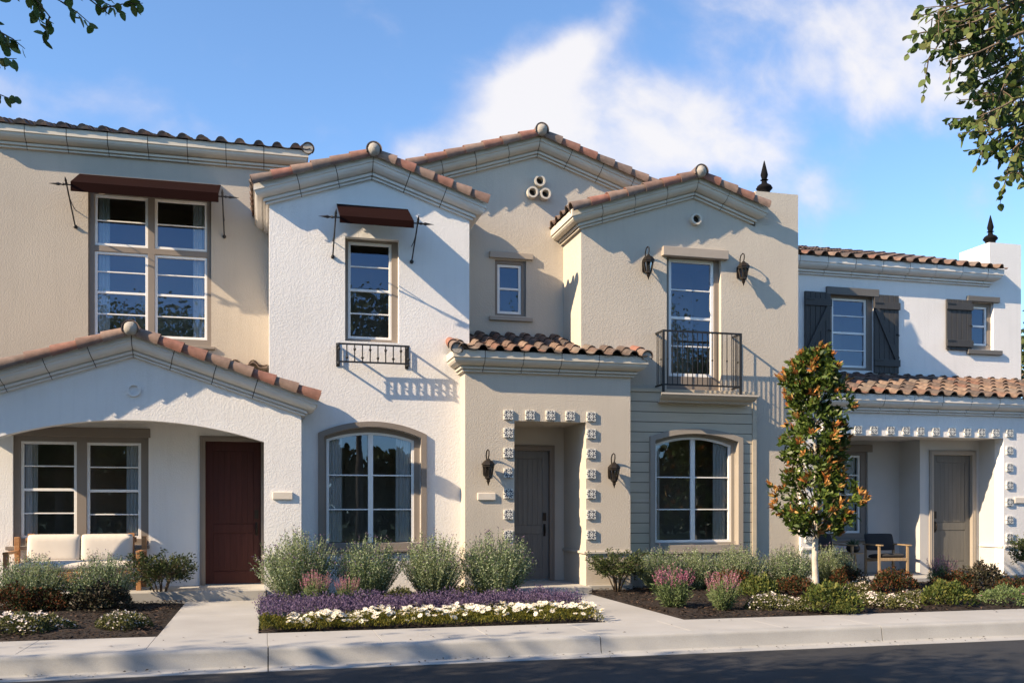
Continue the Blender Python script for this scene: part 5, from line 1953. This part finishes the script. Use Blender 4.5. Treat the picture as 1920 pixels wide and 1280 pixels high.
n = 5600
xs = rng.uniform(-.06, 4.22, n)
lo_ = np.interp(xs, [0, .5, 1.2, 2, 3, 4.2], [12.02, 12.12, 12.36, 12.56, 12.60, 12.55])
ys = lo_ + rng.uniform(0, 1, n) ** .9 * (13.42 - lo_ + .12 * np.sin(xs * 1.7 + 1) + .08 * np.sin(xs * 4.3)) + 1.4 * ribbon_y(xs, .4)
xs = np.where(xs > 3.6, xs + (ys - 12.4) * .12, xs)
P0 = np.stack([xs, ys, np.full(n, .0)], 1)
D0 = unit(np.stack([rng.normal(0, .22, n), rng.normal(-.05, .22, n), np.ones(n)], 1))
H = rng.uniform(.15, .30, n) * (1 + .26 * np.sin(xs * 5.2 + 1) * np.sin(ys * 6.3))
Ps, Ds, Ls = [], [], []
for k in range(7):
    f = .45 + .55 * k / 6
    Ps.append(P0 + D0 * (H * f)[:, None] + rng.normal(0, .006, P0.shape))
    Ds.append(unit(D0 * .7 + rng.normal(0, .5, P0.shape)))
o = leaf_mesh('lavender_border', np.concatenate(Ps), np.concatenate(Ds), .032, .014, M['violet'], None)
tag(o, 'violet lavender ribbon in front of the grey green shrubs', 'lavender', None, 'stuff')
Ps, Ds = [], []
for k in range(4):
    Ps.append(P0 + D0 * (H * rng.uniform(.05, .5, n))[:, None])
    Ds.append(unit(D0 + rng.normal(0, .45, P0.shape)))
o = leaf_mesh('lavender_foliage', np.concatenate(Ps), np.concatenate(Ds), .06, .010, M['lav'], None)
tag(o, 'grey green leaves under the violet lavender ribbon', 'lavender', None, 'stuff')

n = 21000
xs = rng.uniform(-.07, 4.22, n)
v = rng.uniform(0, 1, n)
yf, yb2 = 11.665 + .03 * np.sin(xs * 8.4) + .03 * np.sin(xs * 15.7 + 1), np.interp(xs, [0, .5, 1.2, 2, 4.2], [12.2, 12.3, 12.55, 12.75, 12.75])
ys = yf + v * (yb2 - yf)
clump = .74 + .30 * np.sin(xs * 10.5 + 2 * np.sin(ys * 6)) * np.cos(ys * 9)
hh = .17 * clump * np.minimum(1, .55 + v * 3.2)
P = np.stack([xs, ys, hh * rng.uniform(.1, 1, n) ** .6], 1)
D = unit(np.stack([rng.normal(0, .5, n), rng.normal(-.25, .5, n), np.full(n, .8)], 1))
o = leaf_mesh('daisy_foliage', P, D, rng.uniform(.03, .055, n), .011, M['daisy_leaf'], None)
tag(o, 'golden green daisy foliage edging the sidewalk', 'daisies', None, 'stuff')
n = 400
xs = .25 + 4.0 * rng.uniform(0, 1, n)
v = rng.uniform(.0, 1, n)
lim = np.interp(xs, [.25, .9, 1.6, 2.4, 3.4, 4.3], [.35, .55, 1.1, 1.3, 1.25, 1.15])
v = v * lim
ys = 11.78 + v * .70
C = np.stack([xs, ys - np.where(v < .18, .07, 0), .135 - np.where(v < .18, rng.uniform(0, .055, n), 0) + .06 * rng.uniform(0, 1, n) + .025 * np.sin(xs * 10.5)], 1)
tilt = unit(np.stack([rng.normal(-.1, .42, n), rng.normal(-.35, .35, n), np.ones(n)], 1))
e1 = unit(np.cross(tilt, np.array([1.0, .2, 0]) + rng.normal(0, .2, (n, 3))))
e2 = np.cross(tilt, e1)
Ps, Ds, Ns = [], [], []
for i in range(9):
    an = 2 * pi * i / 9
    Ps.append(C + (e1 * math.cos(an) + e2 * math.sin(an)) * .004)
    Ds.append(unit(e1 * math.cos(an) + e2 * math.sin(an) + tilt * .10))
    Ns.append(tilt)
o = leaf_mesh('daisy_blossoms', np.concatenate(Ps), np.concatenate(Ds), .037, .017, M['petal'], None, fold=0, N=np.concatenate(Ns))
tag(o, 'white daisies flowering along the sidewalk edge', 'daisies', None, 'stuff')
mb = MB()
for c, t in zip(C, tilt):
    c = Vector(c) + Vector(t) * .004
    mb.obox(c, (.006, 0, 0), (0, .006, 0), (0, 0, .003))
o = mb.build('daisy_eyes', M['petal_eye'], None)
tag(o, 'yellow eyes of the white daisies', 'daisies', None, 'stuff')

# ------------------------------------------------------------------ magnolia
rng = np.random.default_rng(91)
mx, my = X(1529, 14.2), 14.2
MG = empty('magnolia_tree', (mx, my, .0), 'slender young magnolia with a white trunk and bronze leaf tips before the white porch', 'tree')
mb = MB()
mb.tube([(0, 0, -.02), (.005, 0, .25), (-.01, .01, .6), (.0, 0, .95), (.01, 0, 1.25), (0, .01, 2.2), (.0, 0, 3.4), (-.04, 0, 3.85)],
        [.068, .056, .05, .048, .04, .03, .018, .006], 12)
limb = MB()
zs_ = [.95, 1.0, 1.1, 1.25, 1.4, 1.55, 1.75, 1.95, 2.15, 2.4, 2.6, 2.85, 3.1, 3.3]


def crown_r(z):
    return np.interp(z, [1.0, 1.15, 1.35, 1.6, 1.85, 2.05, 2.3, 2.6, 2.8, 3.2, 3.6, 3.9, 4.1], [.20, .46, .66, .66, .54, .42, .46, .56, .38, .42, .44, .36, .08])


for i, z in enumerate(zs_):
    for s in range(3):
        a = i * 2.4 + s * 2.1 + rng.uniform(-.3, .3)
        R = crown_r(min(4, z + .45)) * rng.uniform(.6, .9)
        p0 = Vector((0, 0, z))
        p2 = Vector((R * math.cos(a), R * math.sin(a), z + rng.uniform(.35, .6)))
        p1 = p0.lerp(p2, .5) + Vector((0, 0, -.06))
        limb.tube([p0, p1, p2], [.015, .010, .004], 6)
mb.build('trunk', M['pale_bark'], MG, smooth='all', local=True)
limb.build('branch', M['twig'], MG, smooth='all', local=True)
Ps, Ds, Pt, Dt, Ls, Lt = [], [], [], [], [], []
nc = 980
for i in range(nc):
    z = 1.02 + 3.05 * rng.uniform(0, 1) ** .95
    a = rng.uniform(0, 2 * pi)
    R = crown_r(z) * (1 + .26 * math.sin(3 * a + z * 3.1) + .16 * math.sin(a * 2 - z * 5))
    if math.sin(a * 2.0 + z * 6.3) * math.sin(z * 9.1 + a) + .5 * math.sin(a * 5 - z * 4) < -.42:
        continue
    q = rng.uniform(.25, 1) ** .5
    c = np.array([R * q * math.cos(a), R * q * math.sin(a), z + rng.normal(0, .03)])
    out = np.array([math.cos(a), math.sin(a), .75])
    out /= np.linalg.norm(out)
    k = int(rng.integers(9, 15))
    d = unit(out[None] * .55 + rng.normal(0, .62, (k, 3)))
    p = c[None] + rng.normal(0, .03, (k, 3))
    tip = q > .70 and rng.uniform() < .27
    if tip:
        m = rng.uniform(0, 1, k) < .75
        d[m] = unit(out[None] * 1.0 + rng.normal(0, .42, (m.sum(), 3)))
        Pt.append(c[None] + rng.normal(0, .012, (m.sum(), 3)) + out * .05)
        Dt.append(d[m])
        p, d = p[~m], d[~m]
    Ps.append(p)
    Ds.append(d)
P, D = np.concatenate(Ps), np.concatenate(Ds)
leaf_mesh('foliage', P, D, rng.uniform(.085, .145, len(P)), rng.uniform(.036, .054, len(P)), M['magnolia'], MG, fold=.22, pts=6)
P, D = np.concatenate(Pt), np.concatenate(Dt)
leaf_mesh('bronze_leaves', P, D, rng.uniform(.085, .15, len(P)), rng.uniform(.03, .045, len(P)), M['magnolia_tip'], MG, fold=.22, pts=6)


# ------------------------------------------------------------------ street trees
def street_tree(loc, H, R, label, seed, leaves=9000, sprays=(), leafL=.10, leafW=.06, trunk_r=.14, cz=None, squash=1.0, group=None, mat=None, name='street_tree', clumps=70, lmat='tree_leaf'):
    global rng
    rng = np.random.default_rng(seed)
    r = empty(name, loc, label, 'tree', group)
    L0 = Vector(loc)
    cz = cz if cz else H - R * squash
    mb = MB()
    mb.tube([(0, 0, -.1), (.03, .02, cz * .35), (-.05, .02, cz * .7), (0, 0, cz), (.05, 0, cz + R * .5 * squash)], [trunk_r * 1.25, trunk_r, trunk_r * .85, trunk_r * .6, .03], 10)
    C = []
    for i in range(clumps):
        a = rng.uniform(0, 2 * pi)
        ph = math.asin(rng.uniform(-.8, 1))
        q = rng.uniform(.35, 1) ** .45
        C.append((R * q * math.cos(a) * math.cos(ph), R * q * math.sin(a) * math.cos(ph), cz + R * squash * q * math.sin(ph)))
    for i in range(0, clumps, 4):
        e = Vector(C[i])
        s = Vector((0, 0, cz * rng.uniform(.55, 1.0)))
        m = s.lerp(e, .5) + Vector((0, 0, .2))
        mb.tube([s, m, e], [.05, .03, .008], 6)
    C = np.array(C)
    n = leaves
    pick = rng.integers(0, clumps, n)
    P = C[pick] + rng.normal(0, R * .15, (n, 3))
    D = unit(rng.normal(0, 1, (n, 3)) + np.array([0, 0, -.3]))
    Pl, Dl, Ll = [P], [D], [np.full(n, 1.0)]
    for sp in sprays:
        pts = [Vector(p) - L0 for p in sp]
        mb.tube(pts, [.013 - .0105 * i / (len(pts) - 1) for i in range(len(pts))], 6)
    mb.build('trunk', M['bark'], r, smooth='all', local=True)
    leaf_mesh('crown', np.concatenate(Pl), np.concatenate(Dl), rng.uniform(.8, 1.2, n) * leafL, leafW, M[lmat], r, fold=.18, pts=6)
    # hanging sprays of leaves
    if sprays:
        tw = MB()
        Ps, Ds = [], []
        for sp in sprays:
            pts = [Vector(p) - L0 for p in sp]
            segs = []
            for a, b in zip(pts[:-1], pts[1:]):
                segs.append((a, b))
            tot = sum((b - a).length for a, b in segs)
            cnt = int(tot / .07)
            for i in range(cnt):
                f = (i + rng.uniform(0, 1)) / cnt
                if f < .25 and len(sp) > 2:
                    continue
                g_ = f * tot
                for a, b in segs:
                    l = (b - a).length
                    if g_ <= l:
                        p = a.lerp(b, g_ / l)
                        d = (b - a).normalized()
                        break
                    g_ -= l
                side = Vector(rng.normal(0, 1, 3))
                side = (side - d * side.dot(d)).normalized()
                ln = rng.uniform(.10, .24)
                e = p + (d * .5 + side * .8 + Vector((0, 0, -.25))).normalized() * ln
                tw.tube([p, p.lerp(e, .5) + Vector((0, 0, .008)), e], [.004, .003, .0015], 5, cap=False)
                for k in range(int(ln / .032) + 2):
                    t = min(1, .2 + .8 * k / (ln / .032 + 1))
                    q = p.lerp(e, t)
                    dd = ((e - p).normalized() * .5 + Vector(rng.normal(0, .55, 3)) + Vector((0, 0, -.35))).normalized()
                    Ps.append(tuple(q))
                    Ds.append(tuple(dd))
        tw.build('twig', M['twig'], r, local=True, smooth='all')
        Ps, Ds = np.array(Ps), np.array(Ds)
        leaf_mesh('hanging_leaves', Ps, Ds, rng.uniform(.044, .068, len(Ps)), rng.uniform(.029, .043, len(Ps)), M[lmat], r, fold=.10, pts=8)
    return r


def W(u, v, Y):
    return (X(u, Y), Y, Z(u, v, Y))


street_tree((-5.0, 4.0, -.05), 7.7, 2.6, 'street tree whose dark drooping twigs hang in at the upper corner above the tan house', 101, 15000,
            sprays=[[(-3.6, 4.2, 5.6), (-2.2, 4.6, 4.9), W(10, -60, 5.0), W(60, -10, 5.0), W(95, 34, 5.0)],
                    [(-3.6, 4.2, 5.6), (-2.0, 4.6, 5.2), W(60, -90, 5.0), W(130, -30, 5.0), W(205, 28, 5.0)],
                    [(-2.2, 4.6, 4.9), W(-70, -40, 4.9), W(-36, 10, 4.9), W(2, 62, 4.9)],
                    [(-2.2, 4.6, 4.7), W(-110, 20, 4.9), W(-62, 90, 4.9), W(-14, 128, 4.9)],
                    [(-2.2, 4.6, 4.5), W(-110, 90, 4.9), W(-70, 150, 4.9), W(-20, 184, 4.9)],
                    [(-3.0, 4.3, 5.4), (-2.0, 4.6, 5.1), W(20, -60, 5.1), W(70, -20, 5.1), W(120, 6, 5.1)]], leafL=.12, leafW=.075)
rsp = []
rr = np.random.default_rng(77)
edge_u = lambda v: np.interp(v, [0, 60, 120, 170, 250, 300, 345], [1745, 1728, 1770, 1842, 1808, 1850, 1895])
for i in range(24):
    v = 5 + 325 * (i + rr.uniform(0, 1)) / 24
    u = edge_u(v) + abs(rr.normal(0, 34)) + 4
    y = 5.2 + rr.uniform(-.35, .4)
    rsp.append([W(2000 + rr.uniform(-20, 30), v - 140 * rr.uniform(.5, 1), y), W((2000 + u) / 2 + 22, v - 52, y), W(u * .7 + 600 - 6, v - 18, y), W(u, v, y)])
street_tree((9.6, 6.4, -.15 + .0), 8.6, 2.4, 'sunlit street tree whose branches reach in over the white house', 102, 12000,
            sprays=[[(6.6, 5.6, 5.6), W(1990, -40, 5.2), W(1900, -10, 5.2), W(1820, 25, 5.2), W(1745, 72, 5.2)],
                    [(6.6, 5.6, 5.6), W(1960, -60, 5.2), W(1870, -30, 5.2), W(1800, -5, 5.2), W(1735, 45, 5.2)],
                    [W(1850, 0, 5.2), W(1800, 40, 5.2), W(1765, 75, 5.2), W(1738, 118, 5.2)],
                    [(6.4, 5.5, 5.0), W(1990, 40, 5.2), W(1930, 60, 5.2), W(1860, 70, 5.2), W(1808, 102, 5.2)],
                    [(6.4, 5.5, 4.9), W(2000, 90, 5.3), W(1940, 110, 5.3), W(1880, 130, 5.3), W(1842, 165, 5.3)],
                    [(6.4, 5.5, 4.9), W(1990, 120, 5.1), W(1930, 140, 5.1), W(1880, 170, 5.1), W(1825, 192, 5.1)],
                    [(6.3, 5.5, 4.6), W(1990, 170, 5.2), W(1920, 200, 5.2), W(1860, 215, 5.2), W(1808, 243, 5.2)],
                    [(6.3, 5.5, 4.5), W(2000, 190, 5.2), W(1930, 225, 5.2), W(1880, 255, 5.2), W(1838, 275, 5.2)],
                    [(6.3, 5.5, 4.5), W(1990, 210, 5.0), W(1940, 240, 5.0), W(1900, 280, 5.0), W(1886, 335, 5.0)],
                    [(6.3, 5.5, 4.3), W(1990, 230, 5.3), W(1950, 260, 5.3), W(1915, 290, 5.3), W(1900, 322, 5.3)],
                    [(6.4, 5.5, 5.1), W(1990, 10, 5.4), W(1920, 30, 5.4), W(1870, 60, 5.4), W(1850, 100, 5.4)],
                    [(6.4, 5.5, 5.1), W(1990, 60, 5.0), W(1930, 95, 5.0), W(1890, 140, 5.0), W(1870, 190, 5.0)]] + rsp, leafL=.10, leafW=.06)
for i, (x, y, h, R, s) in enumerate([(-10.6, 3.9, 9.6, 3.1, 103), (-16.5, 4.0, 10.0, 3.2, 104), (-22.5, 3.8, 9.6, 3.1, 105), (-3.2, -1.6, 8.8, 2.5, 106)]):
    street_tree((x, y, -.05), h, R, ['street tree beyond the frame shading the road, next to the one with drooping twigs', 'second shading street tree up the road', 'third shading street tree up the road',
                                    'tree on the lawn across the street'][i], s, 8000, leafL=.17, leafW=.11, group='street trees outside the frame')
# trees and a hedge across the street, seen in the window panes
for i, (x, y, h, R) in enumerate([(-8.5, -9.5, 7.0, 2.2), (3.9, -8.5, 10.6, 2.5), (8.6, -9.5, 10.4, 2.2), (14.0, -10, 8.4, 2.6), (21.5, -11, 9.0, 2.8), (-15, -11, 8.5, 2.6)]):
    street_tree((x, y, -.05), h, R, 'tree across the street mirrored in the window panes', 120 + i, 5000, leafL=.24, leafW=.15, group='trees across the street', name='garden_tree', lmat='far_leaf')
rng = np.random.default_rng(140)
n = 30000
xs = rng.uniform(-30, 40, n)
ys = rng.uniform(-16, -13.5, n)
top = 4.3 + .7 * np.sin(xs * .9) + .5 * np.sin(xs * 2.3 + 1) + .3 * np.sin(xs * 5.1)
P = np.stack([xs, ys, top * rng.uniform(0, 1, n) ** .6], 1)
o = leaf_mesh('hedge', P, unit(rng.normal(0, 1, (n, 3))), .5, .34, M['far_leaf'], None, pts=6)
tag(o, 'tall hedge across the street', 'hedge', None, 'stuff')
street_tree((20.6, 23.0, -.1), 6.9, 2.6, 'green tree just showing beyond the outer corner of the white house', 150, 6000, leafL=.2, leafW=.12, name='garden_tree', lmat='far_leaf')

# ------------------------------------------------------------------ sky, sun, camera
SUN_D = Vector((1, .29, -.64)).normalized()
to_sun = -SUN_D
elev = math.asin(to_sun.z)
rot = math.atan2(to_sun.x, to_sun.y)
w = bpy.data.worlds.new('World')
scene.world = w
w.use_nodes = True
nt = w.node_tree
nt.nodes.clear()
out = nt.nodes.new('ShaderNodeOutputWorld')
bg = nt.nodes.new('ShaderNodeBackground')
bg.inputs['Strength'].default_value = SKY_STRENGTH
sky = nt.nodes.new('ShaderNodeTexSky')
sky.sky_type = 'NISHITA'
sky.sun_disc = False
sky.sun_elevation = elev
sky.sun_rotation = rot
sky.altitude = 0
sky.air_density, sky.dust_density, sky.ozone_density = .85, .12, 3.0
tc = nt.nodes.new('ShaderNodeTexCoord')
sp = nt.nodes.new('ShaderNodeSeparateXYZ')
nt.links.new(tc.outputs['Generated'], sp.inputs['Vector'])


def mth(op, a, b=None, c=None, clamp=False):
    n = nt.nodes.new('ShaderNodeMath')
    n.operation = op
    n.use_clamp = clamp
    for i, x in enumerate((a, b, c)):
        if x is None:
            continue
        if isinstance(x, (int, float)):
            n.inputs[i].default_value = x
        else:
            nt.links.new(x, n.inputs[i])
    return n.outputs['Value']


# cloud deck: directions above the roofs carry an azimuth / slope coordinate
ay = mth('MAXIMUM', sp.outputs['Y'], .05)
cx_ = mth('DIVIDE', sp.outputs['X'], ay)
cz_ = mth('DIVIDE', sp.outputs['Z'], ay)


def blob(u, v, ru, rv, ang, amp):
    """soft elongated cloud body centred on a direction"""
    c = (u - U0) / FPX
    den = CO - c * SI
    x0, z0 = (SI + c * CO) / den, ((HV - v) / FPX) / den
    a, b = ru / FPX, rv / FPX
    dx, dz = mth('SUBTRACT', cx_, x0), mth('SUBTRACT', cz_, z0)
    ca, sa = math.cos(ang), math.sin(ang)
    p = mth('DIVIDE', mth('ADD', mth('MULTIPLY', dx, ca), mth('MULTIPLY', dz, sa)), a)
    q = mth('DIVIDE', mth('SUBTRACT', mth('MULTIPLY', dz, ca), mth('MULTIPLY', dx, sa)), b)
    r2 = mth('ADD', mth('MULTIPLY', p, p), mth('MULTIPLY', q, q))
    return mth('MULTIPLY', mth('POWER', 2.718, mth('MULTIPLY', r2, -1.0)), amp)


bl = [blob(1000, 245, 200, 110, math.radians(15), 1.0), blob(1090, 95, 150, 48, math.radians(38), .74), blob(985, 140, 85, 85, 0, .45), blob(1300, 200, 255, 88, math.radians(14), .76),
      blob(1490, 325, 165, 75, math.radians(-22), .60), blob(1700, 40, 420, 135, math.radians(4), .80), blob(1680, 175, 280, 90, math.radians(-8), .46), blob(1230, 310, 240, 62, math.radians(16), .56),
      blob(775, 282, 62, 32, math.radians(30), .46), blob(110, 205, 340, 60, math.radians(2), .36), blob(1850, 180, 220, 150, 0, .32)]
acc = bl[0]
for b in bl[1:]:
    acc = mth('ADD', acc, b)
cv = nt.nodes.new('ShaderNodeCombineXYZ')
nt.links.new(cx_, cv.inputs['X'])
nt.links.new(cz_, cv.inputs['Y'])
mp = nt.nodes.new('ShaderNodeMapping')
mp.inputs['Rotation'].default_value = (0, 0, math.radians(20))
mp.inputs['Scale'].default_value = (6.2, 7.4, 1)
mp.inputs['Location'].default_value = (1.3, .4, 0)
nt.links.new(cv.outputs['Vector'], mp.inputs['Vector'])
nz = nt.nodes.new('ShaderNodeTexNoise')
nz.inputs['Scale'].default_value, nz.inputs['Detail'].default_value, nz.inputs['Roughness'].default_value = 1.35, 7, .55
nz.inputs['Distortion'].default_value = .15
nt.links.new(mp.outputs['Vector'], nz.inputs['Vector'])
dens = mth('ADD', acc, mth('MULTIPLY_ADD', nz.outputs['Fac'], 1.75, -.95))
mr = nt.nodes.new('ShaderNodeMapRange')
mr.interpolation_type = 'SMOOTHSTEP'
mr.inputs['From Min'].default_value, mr.inputs['From Max'].default_value = .03, .98
nt.links.new(dens, mr.inputs['Value'])
ahead = nt.nodes.new('ShaderNodeMapRange')
ahead.inputs['From Min'].default_value, ahead.inputs['From Max'].default_value = .05, .35
nt.links.new(sp.outputs['Y'], ahead.inputs['Value'])
cov = mth('MULTIPLY', mth('MULTIPLY', mr.outputs['Result'], ahead.outputs['Result']), .95, clamp=True)
# cloud colour: sunlit white with lilac thin parts
cc = nt.nodes.new('ShaderNodeMix')
cc.data_type = 'RGBA'
cc.inputs['A'].default_value = tuple(CLOUD * k for k in (.66, .68, .92)) + (1,)
cc.inputs['B'].default_value = tuple(CLOUD * k for k in (1.0, .98, 1.0)) + (1,)
nt.links.new(mr.outputs['Result'], cc.inputs['Factor'])
# saturate the clear sky slightly towards deep blue, as a polarised photograph has it
sk = nt.nodes.new('ShaderNodeMix')
sk.data_type = 'RGBA'
sk.blend_type = 'MULTIPLY'
sk.inputs['Factor'].default_value = 1.0
sk.inputs['B'].default_value = SKY_TINT
nt.links.new(sky.outputs['Color'], sk.inputs['A'])
mx = nt.nodes.new('ShaderNodeMix')
mx.data_type = 'RGBA'
nt.links.new(cov, mx.inputs['Factor'])
nt.links.new(sk.outputs['Result'], mx.inputs['A'])
nt.links.new(cc.outputs['Result'], mx.inputs['B'])
nt.links.new(mx.outputs['Result'], bg.inputs['Color'])
nt.links.new(bg.outputs['Background'], out.inputs['Surface'])

ld = bpy.data.lights.new('sun', 'SUN')
ld.energy = SUN_STRENGTH
ld.angle = math.radians(.5)
ld.color = (1.0, .775, .52)
lo = bpy.data.objects.new('sun', ld)
COL.objects.link(lo)
lo.rotation_euler = SUN_D.to_track_quat('-Z', 'Y').to_euler()
lo.location = (-20, -6, 20)

cd = bpy.data.cameras.new('camera')
cam = bpy.data.objects.new('camera', cd)
COL.objects.link(cam)
cam.location = (0, 0, 1.5)
cam.rotation_euler = (math.radians(90), 0, -TH)
cd.sensor_fit = 'HORIZONTAL'
cd.sensor_width = 36.0
cd.lens = 36.0 * FPX / 1920.0
cd.shift_y = (HV - 640.0) / 1920.0
cd.clip_end = 2000
scene.camera = cam
scene.view_settings.view_transform = 'Standard'
scene.view_settings.look = 'None'
scene.view_settings.gamma = 1.0
scene.view_settings.exposure = EXPOSURE
scene.render.engine = 'CYCLES'
scene.cycles.use_denoising = True
try:
    scene.cycles.denoiser = 'OPENIMAGEDENOISE'
    scene.cycles.denoising_input_passes = 'RGB_ALBEDO_NORMAL'
    scene.cycles.denoising_prefilter = 'ACCURATE'
except Exception:
    pass
scene.cycles.max_bounces = 8
scene.cycles.transparent_max_bounces = 12
scene.cycles.sample_clamp_indirect = 6
